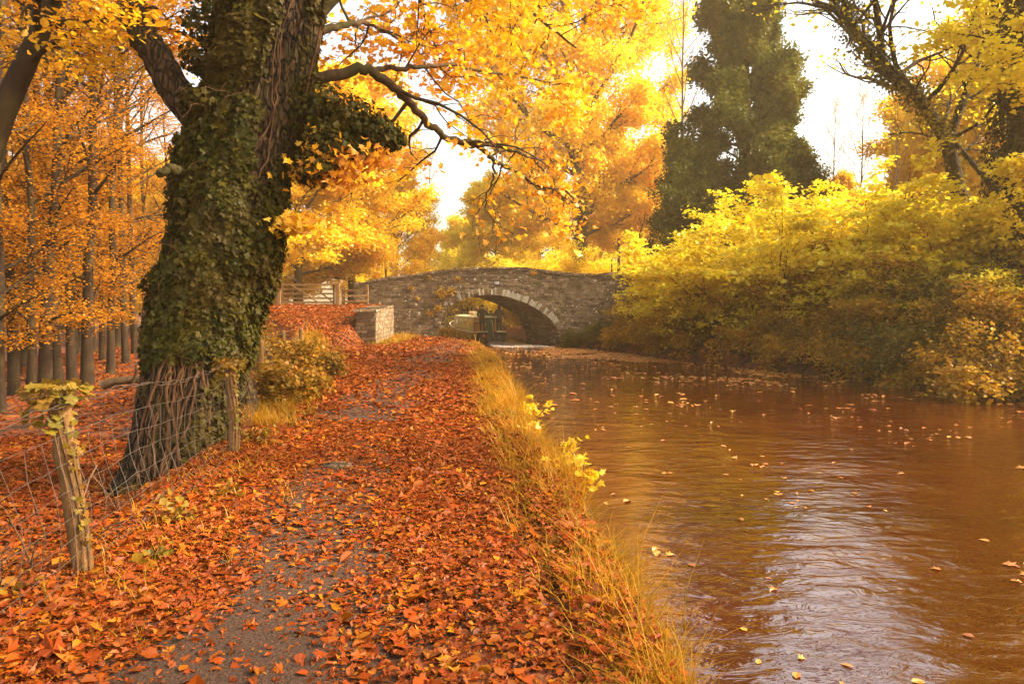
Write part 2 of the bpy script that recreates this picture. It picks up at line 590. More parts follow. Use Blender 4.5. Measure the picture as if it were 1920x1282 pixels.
def m_ground():
    t = NT("leaf_strewn_soil")
    v = t.co()
    vo = t.n("ShaderNodeTexVoronoi", {"Vector": v, "Scale": 17.0, "Randomness": 1.0})
    sep = t.n("ShaderNodeSeparateColor", {"Color": vo.outputs["Color"]})
    col = t.ramp(sep.outputs[0], even([(.06, .018, .008), (.18, .036, .009), (.26, .066, .010), (.10, .027, .010), (.22, .08, .024), (.15, .03, .009)]))
    soil = t.ramp(t.noise(26, 5), [(.35, (.018, .009, .005)), (.7, (.05, .026, .013))])
    m = t.mask(t.noise(2.3, 5), .40, .60)
    col = t.mix(m, soil, col)
    h = t.math('ADD', t.math('MULTIPLY', vo.outputs["Distance"], -.6), t.noise(30, 4))
    # mud below the water line
    return t.bsdf(col, .9, t.bump(h, .7, .03), **{"Specular IOR Level": .25})


def m_path():
    t = NT("trodden_gravel")
    n = t.noise(70, 5, .7)
    n2 = t.noise(3.5, 4)
    vo = t.n("ShaderNodeTexVoronoi", {"Vector": t.co(), "Scale": 60.0})
    c = t.ramp(n, [(.30, (.022, .011, .006)), (.5, (.056, .028, .015)), (.72, (.12, .062, .034))])
    c = t.mix(t.mask(n2, .42, .62), c, t.ramp(n, [(.3, (.04, .019, .010)), (.7, (.085, .043, .023))]))
    h = t.math('ADD', n, t.math('MULTIPLY', vo.outputs["Distance"], -.8))
    return t.bsdf(c, .85, t.bump(h, .9, .012), **{"Specular IOR Level": .3})


def m_water():
    t = NT("muddy_canal_water")
    v = t.co((1, 1, 1))
    w1 = t.noise(.9, 3, .5, t.co((1, 1.5, 1)), .4)
    w2 = t.noise(3.6, 4, .55, t.co((.8, 1.7, 1)), .6)
    w3 = t.noise(13, 3, .5, t.co((.7, 1.6, 1)))
    h = t.math('ADD', t.math('ADD', t.math('MULTIPLY', w1, 1.6), t.math('MULTIPLY', w2, .62)), t.math('MULTIPLY', w3, .10))
    nb = t.bump(h, .27, .10)
    mud = t.ramp(t.noise(.35, 3), [(.35, (.044, .0076, .001)), (.65, (.062, .0115, .0014))])
    d = t.n("ShaderNodeBsdfDiffuse", {"Color": mud})
    g = t.n("ShaderNodeBsdfGlossy", {"Color": (1, 1, 1), "Roughness": .025, "Normal": nb})
    fr = t.n("ShaderNodeFresnel", {"IOR": 2.7, "Normal": nb}).outputs[0]
    return t.surf(t.n("ShaderNodeMixShader", {"Fac": fr, 1: d.outputs[0], 2: g.outputs[0]}).outputs[0])


def m_foam():
    t = NT("wake_foam")
    v = t.noise(6, 6, .7, t.co((.6, 2.2, 1)), .8)
    a = t.mask(v, .46, .60)
    d = t.n("ShaderNodeBsdfDiffuse", {"Color": (.72, .60, .48)})
    tr = t.n("ShaderNodeBsdfTransparent")
    return t.surf(t.n("ShaderNodeMixShader", {"Fac": a, 1: tr.outputs[0], 2: d.outputs[0]}).outputs[0])


def m_stone(name, base=1.0, bw=.36, bh=.12, lichen=.0, moss=.5, swap=True):
    t = NT(name)
    co = t.n("ShaderNodeTexCoord").outputs["Object"]
    sp = t.n("ShaderNodeSeparateXYZ", {"Vector": co})
    nz = t.n("ShaderNodeTexNoise", {"Vector": co, "Scale": 2.2, "Detail": 3})
    wob = t.n("ShaderNodeSeparateColor", {"Color": nz.outputs["Color"]})
    x = t.math('ADD', t.math('ADD', sp.outputs[0], sp.outputs[1]), t.math('MULTIPLY', wob.outputs[0], .35))
    z = t.math('ADD', sp.outputs[2], t.math('MULTIPLY', wob.outputs[1], .22))
    vec = t.n("ShaderNodeCombineXYZ", {"X": x, "Y": z, "Z": 0.0}).outputs[0]
    br = t.n("ShaderNodeTexBrick", {"Vector": vec, "Scale": 1.0, "Mortar Size": .012, "Mortar Smooth": .6, "Brick Width": bw, "Row Height": bh,
                                    "Color1": (.0, .0, .0), "Color2": (1, 1, 1), "Mortar": (.5, .5, .5), "Bias": 0.0}, offset=.43, squash=.7, squash_frequency=3)
    b = base
    n1 = t.noise(9, 5, .6, co)
    rv = t.math('ADD', t.math('MULTIPLY', br.outputs["Color"], .62), t.math('MULTIPLY', n1, .5))
    col = t.ramp(rv, [(.1, (.040 * b, .026 * b, .015 * b)), (.4, (.105 * b, .068 * b, .038 * b)), (.7, (.17 * b, .115 * b, .065 * b)), (1, (.27 * b, .19 * b, .11 * b))])
    col = t.mix(br.outputs["Fac"], col, (.035 * b, .024 * b, .014 * b))
    mo = t.mask(t.noise(1.3, 5, .6, co), .50, .66)
    col = t.mix(t.math('MULTIPLY', mo, moss), col, (.085, .062, .012))
    lv = t.noise(5.5, 3, .5, co, .3)
    li = t.math('MULTIPLY', t.mask(lv, .655 - lichen, .70 - lichen), t.mask(t.noise(.55, 3, .5, co), .40, .52))
    col = t.mix(li, col, (.50, .46, .34))
    h = t.math('ADD', t.math('MULTIPLY', br.outputs["Fac"], -1.0), t.math('MULTIPLY', n1, .9))
    return t.bsdf(col, .9, t.bump(h, .9, .04), **{"Specular IOR Level": .25})


def flat(name, col, rough=.5, nz=.15, sc=8, **kw):
    t = NT(name)
    c = t.mix(t.math('MULTIPLY', t.noise(sc, 4), nz * 2), col, tuple(q * .45 for q in col))
    return t.bsdf(c, rough, **kw)


M['ground'] = m_ground()
M['path'] = m_path()
M['water'] = m_water()
M['foam'] = m_foam()
M['stone'] = m_stone("rubble_stone", 1.0, lichen=.03)
M['stone_pier'] = m_stone("pier_stone", 1.1, .42, .16, .0, .35)
M['sunlit_stone'] = m_stone("sunlit_lichened_stone", 1.5, .33, .19, .03, .45)  # lichened stone with a paler base, sunlight put into its colour
M['cope'] = m_stone("coping_stone", 1.25, .5, .3, .03, .7)
M['vous'] = m_stone("voussoir_stone", 1.2, .4, .5, .06, .2)
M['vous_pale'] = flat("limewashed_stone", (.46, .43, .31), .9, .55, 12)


# ------------------------------------------------------------------ setting
def axis(segs):
    out = []
    for a, b, st in segs:
        n = max(1, int(round((b - a) / st)))
        out.append(np.linspace(a, b, n, endpoint=False))
    out.append([segs[-1][1]])
    return np.concatenate(out)


def sheet(name, xs, ys, zfun, mat, kind="structure"):
    X, Y = np.meshgrid(xs, ys)
    Z = zfun(X, Y)
    v = np.stack([X, Y, Z], -1).reshape(-1, 3)
    nx, ny = len(xs), len(ys)
    i = np.arange(ny - 1)[:, None] * nx + np.arange(nx - 1)[None, :]
    f = np.stack([i, i + 1, i + nx + 1, i + nx], -1).reshape(-1, 4)
    mb = MB()
    mb.add(v, f)
    return tag(mb.obj(name, mat, smooth=True), kind=kind)


gx = axis([(-260, -60, 8), (-60, -24, 1.2), (-24, -9, .4), (-9, 3, .10), (3, 14, .22), (14, 40, .8), (40, 260, 8)])
gy = axis([(-60, -6, 3), (-6, 2, .5), (2, 14, .16), (14, 48, .3), (48, 100, 1.2), (100, 200, 6), (200, 420, 20)])
ground = sheet("ground", gx, gy, H, M['ground'])


def trackX(y):
    return np.interp(y, [-10, 3.9, 7.5, 11.9, 20, 30, 38, 44], [-.75, -1.25, -1.75, -2.35, -2.6, -2.6, -3.0, -3.9])


def path_sheet():
    ys = np.arange(-3, 43, .12)
    k = np.linspace(-1, 1, 15)
    cx = trackX(ys)
    wl = .62 + .18 * vnoise(ys * 1.1, 5.5) + .10 * vnoise(ys * 4, 2.2) + .02 * (ys - 4).clip(0, 10)
    wr = .62 + .20 * vnoise(ys * 1.2, 15.5) + .10 * vnoise(ys * 4, 12.2) + .02 * (ys - 4).clip(0, 10)
    X = cx[:, None] + np.where(k < 0, k * wl[:, None], k * wr[:, None])
    Y = np.repeat(ys[:, None], len(k), 1)
    Z = H(X, Y) + .012 - .010 * np.abs(k)[None] ** 3
    mb = MB()
    nx = len(k)
    i = np.arange(len(ys) - 1)[:, None] * nx + np.arange(nx - 1)[None, :]
    mb.add(np.stack([X, Y, Z], -1).reshape(-1, 3), np.stack([i, i + 1, i + nx + 1, i + nx], -1).reshape(-1, 4))
    return tag(mb.obj("path", M['path'], smooth=True), kind="structure")


path_sheet()


def water_sheet():
    ys = axis([(-40, 60, 2), (60, 200, 5)])
    bl = np.interp(ys, _BL[:, 0], _BL[:, 1]) - .6
    br = np.interp(ys, _BR[:, 0], _BR[:, 1]) + .6
    mb = MB()
    v = np.stack([np.stack([bl, ys, 0 * ys + WATER_Z], 1), np.stack([br, ys, 0 * ys + WATER_Z], 1)], 1).reshape(-1, 3)
    i = np.arange(len(ys) - 1) * 2
    mb.add(v, np.stack([i, i + 1, i + 3, i + 2], 1))
    return tag(mb.obj("water", M['water']), kind="structure")


water_sheet()


def litter():
    rng = np.random.default_rng(11)
    mb = MB()

    def scatter(n, x0, x1, y0, y1, size, tmpls, accept):
        x = rng.uniform(x0, x1, n)
        y = np.sqrt(rng.uniform(y0 ** 2, y1 ** 2, n)) if y0 > 0 else rng.uniform(y0, y1, n)
        keep = rng.uniform(size=n) < accept(x, y)
        # only ground that the picture can see a little to each side of
        keep &= np.abs(x) < 1.0 * y + 1.5
        x, y = x[keep], y[keep]
        e = .08
        z = H(x, y)
        nx_ = -(H(x + e, y) - H(x - e, y)) / (2 * e)
        ny_ = -(H(x, y + e) - H(x, y - e)) / (2 * e)
        nn = np.stack([nx_, ny_, np.ones_like(nx_)], 1)
        ok = np.abs(nx_) < 1.4
        x, y, z, nn = x[ok], y[ok], z[ok], nn[ok]
        N = len(x)
        nn = nrm(nn) + rng.normal(0, .30, (N, 3)) * [1, 1, .2]
        ub = bankL(y) - x
        pos = np.stack([x, y, z + .010 + np.abs(rng.normal(0, .012, N)) + np.where((ub > -.2) & (ub < .5), rng.uniform(0, .07, N), 0)], 1)
        sz = size * np.exp(rng.normal(0, .36, N)) * np.where(rng.uniform(size=N) < .012, 1.8, 1.0)
        k = rng.integers(0, len(tmpls), N)
        for j, t in enumerate(tmpls):
            q = k == j
            leaves_into(mb, pos[q], nn[q], sz[q], t, rng, zvar=1.1)

    def dens(x, y):
        u = bankL(y) - x
        tr = np.abs(x - trackX(y)) / (.57 + .018 * y)
        d = .20 + .80 * ss((tr - .45 + .5 * vnoise(x * 2.1, y * 2.1)) / .75)
        d = d * (.55 + .45 * ss(.6 + 1.6 * fbm(x * .9, y * .9)))
        d = np.where(u < .45, d * .9, d)
        d = np.where(u < .05, 0, d)
        return d

    near = [LEAF_MAPLE, LEAF_OAK, LEAF_OAK, LEAF_BEECHY, LEAF_BEECHY, LEAF_ROUND]
    scatter(150000, -3.6, 1.6, 2.2, 9.5, .043, near, lambda x, y: dens(x, y) * (x > fenceX(y) - .4))
    scatter(120000, -3.6, 1.4, 2.2, 9.5, .017, [LEAF_RHOMB, LEAF_BEECHY], lambda x, y: (x > fenceX(y) - .3) * np.where(bankL(y) - x < .1, 0, .12 + .88 * dens(x, y)))
    scatter(110000, -7, 1.0, 9, 20, .062, [LEAF_BEECHY, LEAF_OAK, LEAF_ROUND], lambda x, y: dens(x, y) * (x > fenceX(y) - .4))
    scatter(115000, -15, .6, 19.5, 40, .10, [LEAF_BEECHY, LEAF_RHOMB], lambda x, y: dens(x, y) * (x > fenceX(y) - .6))
    scatter(60000, -9.5, -1.6, 2.0, 11, .062, [LEAF_BEECHY, LEAF_OAK, LEAF_MAPLE], lambda x, y: .95 * (x < fenceX(y) + .3) * (.6 + .4 * ss(.6 + 1.6 * fbm(x * .8, y * .8))))
    scatter(80000, -22, -1.8, 2.0, 34, .085, [LEAF_BEECHY, LEAF_OAK], lambda x, y: .8 * (x < fenceX(y) - .1) * (.5 + .5 * ss(.6 + 1.6 * fbm(x * .8, y * .8))))
    # other bank
    scatter(40000, 2, 26, 8, 44, .10, [LEAF_BEECHY, LEAF_RHOMB], lambda x, y: .9 * (x > bankR(y) + .1))
    return tag(mb.obj("fallen_leaves", M['litter']), kind="stuff")


litter()


def floating():
    rng = np.random.default_rng(5)
    mb = MB()
    y = rng.uniform(3.2, 37, 34000)
    br, bl = bankR(y), bankL(y)
    x = bl + (br - bl) * rng.uniform(0, 1, len(y))
    dr = br - x
    raft = ss((fbm(x * .35 + 4, y * .55, o=3) + .02) * 5)
    p = .010 + .95 * raft * np.exp(-((dr - 2.0) / 1.7) ** 2) + .35 * np.exp(-dr / .5) + .05 * np.exp(-((x - bl) / .45))
    p = p + .10 * ss((fbm(x * .8, y * .8 + 40, o=3) - .19) * 7)
    q = (rng.uniform(size=len(y)) < p) & (x > bl + .12) & (dr > .1)
    x, y = x[q], y[q]
    N = len(x)
    pos = np.stack([x, y, np.full(N, WATER_Z + .006)], 1)
    nn = np.array([0, 0, 1.]) + rng.normal(0, .05, (N, 3))
    sz = np.where(y < 14, .075, .13) * np.exp(rng.normal(0, .3, N))
    k = rng.integers(0, 3, N)
    for j, t in enumerate((LEAF_MAPLE, LEAF_OAK, LEAF_BEECHY)):
        leaves_into(mb, pos[k == j], nn[k == j], sz[k == j], t, rng, zvar=.4)
    return tag(mb.obj("floating_leaves", M['floating']), kind="stuff")


floating()


def grass():
    rng = np.random.default_rng(21)
    mb = MB()

    def blades(x, y, z, hgt, wid, lean):
        N = len(x)
        az = rng.uniform(0, 2 * PI, N)
        d = np.stack([np.cos(az), np.sin(az), 0 * az], 1)
        s = np.stack([-np.sin(az), np.cos(az), 0 * az], 1)
        base = np.stack([x, y, z - .02], 1)
        h = hgt * np.exp(rng.normal(0, .35, N))
        ln = lean * h * rng.uniform(.2, 1.3, N)
        w = wid
        up = np.array([0, 0, 1.0])
        p1 = base + up * (h * .6)[:, None] + d * (ln * .35)[:, None]
        p2 = base + up * (h * .92)[:, None] + d * ln[:, None]
        v = np.stack([base - s * w, base + s * w, p1 + s * w * .8, p1 - s * w * .8, p2], 1).reshape(-1, 3)
        f = np.arange(N)[:, None, None] * 5 + np.array([(0, 1, 2), (0, 2, 3), (3, 2, 4)])[None]
        mb.add(v, f.reshape(-1, 3))

    # tufts along the near bank
    nt = 5600
    y = np.sqrt(rng.uniform(2.6 ** 2, 36 ** 2, nt))
    y[:900] = rng.uniform(2.6, 12, 900)
    u = np.abs(rng.normal(0, .22, nt)) * (.62 + .115 * np.clip(y, 0, 24)) + rng.uniform(-.06, .16, nt)
    keep_ = rng.uniform(size=nt) < .35 + .9 * ss(.5 + 1.8 * fbm(y * 1.1, u * 2.0 + 30, o=3))
    y, u = y[keep_], u[keep_]
    nt = len(y)
    x = bankL(y) - u
    k = 18
    xx = np.repeat(x, k) + rng.normal(0, .05, nt * k)
    yy = np.repeat(y, k) + rng.normal(0, .05, nt * k)
    hh = .080 * np.repeat(np.where(rng.uniform(size=nt) < .05, 2.2, 1.0) *np.exp(rng.normal(0, .3, nt)) * np.clip(1.25 - u * .8, .35, 1.2), k)
    hh = hh * np.interp(yy, [5, 10, 20, 26], [1.0, 1.45, 1.3, .7])
    blades(xx, yy, H(xx, yy), hh, .0022 + .00022 * yy[:, None], 1.35)
    # thin grass on the path's left edge, round the posts and the pier
    for n, x0, x1, y0, y1, hh in ((60, -3.4, -2.3, 3.2, 8, .10), (260, -5.5, -3.5, 9, 14, .16), (600, -8, -5.2, 14, 27, .22), (150, -6.0, -5.0, 28.6, 37, .2)):
        x = rng.uniform(x0, x1, n)
        y = rng.uniform(y0, y1, n)
        if y1 < 28:
            x = fenceX(y) + rng.normal(.25, .28, n)
        xx = np.repeat(x, 14) + rng.normal(0, .06, n * 14)
        yy = np.repeat(y, 14) + rng.normal(0, .06, n * 14)
        blades(xx, yy, H(xx, yy), hh, .002 + .0002 * yy[:, None], 1.1)
    # far towpath verge beyond the bridge
    y = rng.uniform(39, 62, 1800)
    x = bankL(y) - rng.uniform(-.1, 2.5, 1800)
    xx = np.repeat(x, 12) + rng.normal(0, .15, 1800 * 12)
    yy = np.repeat(y, 12) + rng.normal(0, .15, 1800 * 12)
    blades(xx, yy, H(xx, yy), .3, .014, .8)
    return tag(mb.obj("grass", M['grass']), kind="stuff")


grass()

# ------------------------------------------------------------------ the great ivy-clad tree
def big_tree():
    rng = np.random.default_rng(3)
    ctr = [(333, 1010, 130), (333, 930, 108), (338, 850, 96), (344, 760, 92), (357, 690, 92), (380, 600, 92), (400, 500, 92), (424, 400, 93), (447, 300, 95),
           (474, 200, 98), (500, 100, 98), (522, 0, 92), (545, -110, 84), (560, -230, 74), (585, -400, 60)]
    D = 8.15
    cp = np.array([P(x, y, D) for x, y, h in ctr])
    cr = np.array([h for x, y, h in ctr]) / 1280 * D * .88
    root = np.array([cp[1][0], D, 0.0])
    rt = empty("ivy_clad_tree", root, "huge leaning old tree with its trunk wrapped in dark ivy beside the wire fence", "tree")
    cp = cp - root
    zz = np.linspace(cp[0][2] - .35, cp[-1][2], 330)
    cx = np.interp(zz, cp[:, 2], cp[:, 0])
    k_ = np.ones(15) / 15
    cx = np.convolve(np.pad(cx, 7, mode='edge'), k_, 'valid')
    rad = np.interp(zz, cp[:, 2], cr)
    rad = np.convolve(np.pad(rad, 7, mode='edge'), k_, 'valid')
    cyy = .12 * np.sin(zz * .5)

    def surf(th, z):
        r = np.interp(z, zz, rad)
        flare = np.exp(-np.clip(z + .60, 0, 9) / .45)
        lob = np.sin(th * 5 + 1.3) * .5 + np.sin(th * 3 + .4) * .5
        r = r * (1 + .07 * np.sin(th * 3 + z * .7) + .04 * np.sin(th * 7 - z * 1.1 + 2))
        r = r + flare * (.05 + .12 * np.clip(lob, -.3, 1) + .26 * np.exp(-((th - 3.95) / .45) ** 2) + .10 * np.exp(-((th - 5.6) / .35) ** 2))
        u, w = np.cos(th) * 2.2, np.sin(th) * 2.2
        ridge = 1 - np.abs(fbm(u * 5 + z * .9, w * 5, z * 2.2, 4)) * 2.4
        r = r + .055 * (ridge - .55) + .05 * fbm(u * .8, w * .8, z * .9, 3)
        x = np.interp(z, zz, cx) + r * np.cos(th)
        y = np.interp(z, zz, cyy) + r * np.sin(th)
        return x, y

    th = np.linspace(0, 2 * PI, 260, endpoint=False)
    T, Z = np.meshgrid(th, zz)
    X, Y = surf(T, Z)
    mb = MB()
    n, m = len(zz), len(th)
    i = np.arange(n - 1)[:, None] * m + np.arange(m)[None]
    j = np.arange(n - 1)[:, None] * m + (np.arange(m)[None] + 1) % m
    mb.add(np.stack([X, Y, Z], -1).reshape(-1, 3), np.stack([i, j, j + m, i + m], -1).reshape(-1, 4))
    mb.obj("trunk", M['bark_old'], rt, smooth=True)

    # ---- ivy leaves on the trunk
    N = 120000
    z = rng.uniform(-.55, 8.2, N)
    t = rng.uniform(0, 2 * PI, N)
    cu, cw = np.cos(t), np.sin(t)
    clump = fbm(cu * 1.5 + 3, cw * 1.5, z * 1.25, 4)
    clump2 = fbm(cu * 4 + 8, cw * 4, z * 3.2, 3)
    left = ss(.5 - cu * .95)
    mid = ss((z - .75) / .5) * ss((3.3 - z) / .7)
    hi = ss((z - 2.7) / .6)
    d = mid * (.95 - .40 * ss((cu + .1) / .5) * ss(.55 - np.abs(cw + .8))) + hi * (.80 * left + .30) + .13
    d = d + 1.15 * clump + .55 * clump2 - .05
    keep = rng.uniform(size=N) < np.clip(d * 1.15 - .08, 0, 1)
    z, t, clump, clump2, mid, hi, left = (q[keep] for q in (z, t, clump, clump2, mid, hi, left))
    x, y = surf(t, z)
    o = np.stack([np.cos(t), np.sin(t), np.zeros_like(t)], 1)
    thick = np.clip(.05 + .26 * (clump + .12) + .16 * clump2, .012, .30) * (mid + hi * left * 1.1 + .12).clip(0, 1.1)
    depth = thick * rng.uniform(.25, 1.0, len(z)) ** .5 + .012
    pos = np.stack([x, y, z], 1) + o * depth[:, None] + rng.normal(0, .012, (len(z), 3))
    nn = o + np.array([0, 0, .45]) + rng.normal(0, .38, (len(z), 3))
    fw = np.array([0, 0, -1.0]) + rng.normal(0, .55, (len(z), 3))
    mi = MB()
    sz = .058 * np.exp(rng.normal(0, .30, len(z)))
    leaves_into(mi, pos, nn, sz, LEAF_IVY, rng, fwd=fw)

    # ---- ivy stems creeping up the trunk
    st = MB()
    for q in range(70):
        t0 = rng.uniform(-PI, 0) if q < 58 else rng.uniform(0, PI)
        z0 = rng.uniform(-.65, -.1) if q < 40 else rng.uniform(.3, 4)
        ln = rng.uniform(1.1, 3.9)
        k = int(ln / .09)
        zs = z0 + np.linspace(0, ln, k)
        ts = t0 + np.cumsum(rng.normal(0, .035, k)) + .15 * np.sin(zs * rng.uniform(1, 3) + q)
        x, y = surf(ts, zs)
        r0 = rng.uniform(.007, .022)
        p = np.stack([x + np.cos(ts) * r0 * .8, y + np.sin(ts) * r0 * .8, zs], 1)
        st.tube(p, np.linspace(r0, r0 * .4, k), 5, cap=False)
    # loose wiry tendrils
    for q in range(90):
        t0 = rng.uniform(-PI, .2)
        z0 = rng.uniform(.6, 5.5)
        x, y = surf(np.array(t0), np.array(z0))
        o_ = np.array([math.cos(t0), math.sin(t0), 0])
        p = wander(rng, np.array([x, y, z0]), o_ * .7 + rng.normal(0, .6, 3), rng.uniform(.2, .6), 7, .35, .05, .3)
        st.tube(p, np.linspace(.004, .0015, len(p)), 3, cap=False)
    st.obj("ivy_stem", M['twig'], rt, smooth=True)

    # ---- limbs
    sp = dict(n=(9, 6), ratio=(.42, .45), ang=.85, amp=.20, up=.02, droop=.12, flat=.8, k=3, minlen=.35, rr=.5, minr=.004, seg=5, sides=(9, 6, 4, 3))
    anchors, few = [], []

    def limb(pts, r0, r1, spec=sp, bark='bark_dark', nsub=5, anchors=anchors):
        w = np.array([P(x_, y_, d_ + 1.15) for x_, y_, d_ in pts]) - root
        # smooth the polyline
        k = np.linspace(0, len(w) - 1, len(w) * nsub)
        w2 = np.stack([np.interp(k, np.arange(len(w)), w[:, a]) for a in range(3)], 1)
        for _ in range(3):
            w2[1:-1] = (w2[:-2] + 2 * w2[1:-1] + w2[2:]) / 4
        w2[1:-1] += rng.normal(0, .012, w2[1:-1].shape)
        b = MB()
        if spec is None:
            b.tube(w2, np.linspace(r0, r1, len(w2)), 12, cap=True)
        else:
            grow(rng, b, anchors, w2, r0, r1, 0, spec)
        b.obj("limb", M[bark], rt, smooth=True)

    # thick fork to the upper left, the broken stub below it
    limb([(400, 245, 7.0), (345, 195, 7.0), (305, 130, 7.0), (265, 62, 7.05), (240, 0, 7.2), (225, -90, 7.4), (190, -260, 7.8)], .215, .11, dict(sp, n=(7, 5), t0=(.62, .2)), 'bark_old')
    limb([(400, 345, 6.9), (345, 322, 6.6), (318, 316, 6.45), (300, 326, 6.4)], .07, .045, None)
    # stub carrying the dark ivy mass
    limb([(540, 180, 7.1), (610, 215, 7.1), (680, 245, 7.15), (745, 268, 7.2)], .12, .04, None)
    # the long arching branch over the path
    thin = dict(sp, n=(13, 6), ratio=(.30, .5), up=.03, t0=(.22, .2), minlen=.3, amp=.24)
    limb([(590, 150, 7.1), (671, 128, 7.2), (701, 136, 7.3), (738, 162, 7.45), (778, 201, 7.6), (803, 235, 7.8), (851, 264, 8.0), (908, 280, 8.3),
          (925, 302, 8.4), (957, 316, 8.6), (1026, 359, 8.9), (1062, 353, 9.1), (1100, 410, 9.3)], .070, .010, thin, anchors=few)
    limb([(851, 264, 8.0), (925, 272, 8.3), (985, 292, 8.6), (1014, 300, 8.8), (1050, 302, 9.0)], .036, .008, dict(thin, n=(7, 5)), anchors=few)
    limb([(701, 136, 7.3), (722, 128, 7.4), (762, 130, 7.6), (803, 124, 7.8), (843, 120, 8.1), (884, 132, 8.4), (965, 138, 8.9), (1006, 152, 9.2), (1045, 156, 9.5)], .036, .008, dict(thin, n=(10, 6), ratio=(.38, .5)))
    limb([(925, 302, 8.4), (927, 337, 8.4), (910, 373, 8.4), (912, 400, 8.4), (936, 426, 8.4)], .018, .005, dict(thin, n=(6, 3), k=2), anchors=few)
    limb([(1002, 300, 8.7), (1020, 322, 8.7), (1038, 341, 8.8), (1050, 380, 8.9)], .016, .005, dict(thin, n=(5, 3), k=2), anchors=few)
    # boughs above the picture that hang their leaves into it
    limb([(600, 20, 7.2), (700, -70, 7.8), (840, -60, 9.0), (980, 10, 10.4), (1080, 90, 11.5)], .09, .015, dict(sp, n=(15, 7), ratio=(.42, .5), droop=.25))
    limb([(590, -60, 7.1), (680, -190, 6.6), (800, -210, 6.5), (900, -120, 6.7), (960, -20, 7.0)], .08, .012, dict(sp, n=(12, 6), droop=.3))
    limb([(560, -150, 7.1), (640, -300, 8.5), (760, -330, 11), (900, -260, 13.5), (1010, -160, 15.5)], .11, .02, dict(sp, n=(14, 7), ratio=(.4, .5), droop=.3))
    limb([(600, 60, 7.2), (660, 40, 7.8), (730, 60, 8.6), (800, 110, 9.4)], .05, .01, dict(sp, n=(11, 6), ratio=(.6, .5), droop=.2))
    limb([(540, -160, 7.0), (420, -300, 6.8), (250, -330, 6.4), (80, -280, 6.2)], .10, .02, dict(sp, n=(12, 6), droop=.35))
    cr_ = crown(rng, anchors, 5.2, np.array([.16, .16, .16]), .088, LEAF_MAPLE, .75, .8, .03)
    c2 = crown(rng, few, 1.7, np.array([.15, .15, .15]), .08, LEAF_MAPLE, .75, .8, .03)
    for v_, f_, m_ in zip(c2.v, c2.f, c2.mi):
        cr_.add(v_, f_)
    cr_.obj("crown", M['leaf_orange'], rt)

    # dark hanging ivy mass on the stub, and the bushy growth left of the trunk top
    def blob(pxs, n, size, hang):
        for (x, y, dd, r) in pxs:
            c = P(x, y, dd + 1.1) - root
            r *= 1.18
            q = nrm(rng.normal(size=(n, 3))) * (rng.uniform(0, 1, (n, 1)) ** .4) * r * np.array([1.25, 1, .85])
            q *= (1 + .35 * fbm(q[:, 0] * 5, q[:, 1] * 5, q[:, 2] * 5)[:, None])
            nn = nrm(q) + np.array([0, 0, .5]) + rng.normal(0, .45, q.shape)
            leaves_into(mi, c + q, nn, size * np.exp(rng.normal(0, .3, n)), LEAF_IVY, rng, fwd=np.array([0, 0, -hang]) + rng.normal(0, .6, (n, 3)))
    blob([(600, 200, 7.05, .30), (650, 222, 7.1, .31), (698, 250, 7.15, .25), (735, 264, 7.2, .12), (610, 268, 7.0, .27), (665, 282, 7.1, .18), (585, 320, 6.9, .2)], 900, .055, 1.0)
    blob([(395, 40, 6.95, .26), (385, 110, 6.95, .22), (375, 190, 6.7, .18)], 420, .06, 1.0)
    mi.obj("ivy", M['leaf_ivy'], rt)
    # rusty leaves hanging below the mass
    mh = MB()
    for (x, y, dd, r) in ((640, 300, 7.1, .2), (690, 300, 7.2, .18), (600, 330, 7.0, .16), (560, 420, 7.0, .14)):
        n = 210
        q = rng.normal(size=(n, 3)) * r * [1.1, .8, .5]
        leaves_into(mh, P(x, y, dd + 1.0) - root + q, rng.normal(0, .6, (n, 3)) + [0, -.3, .6], .085, LEAF_MAPLE, rng)
    mh.obj("foliage", M['leaf_orange'], rt)
    return rt


big_tree()


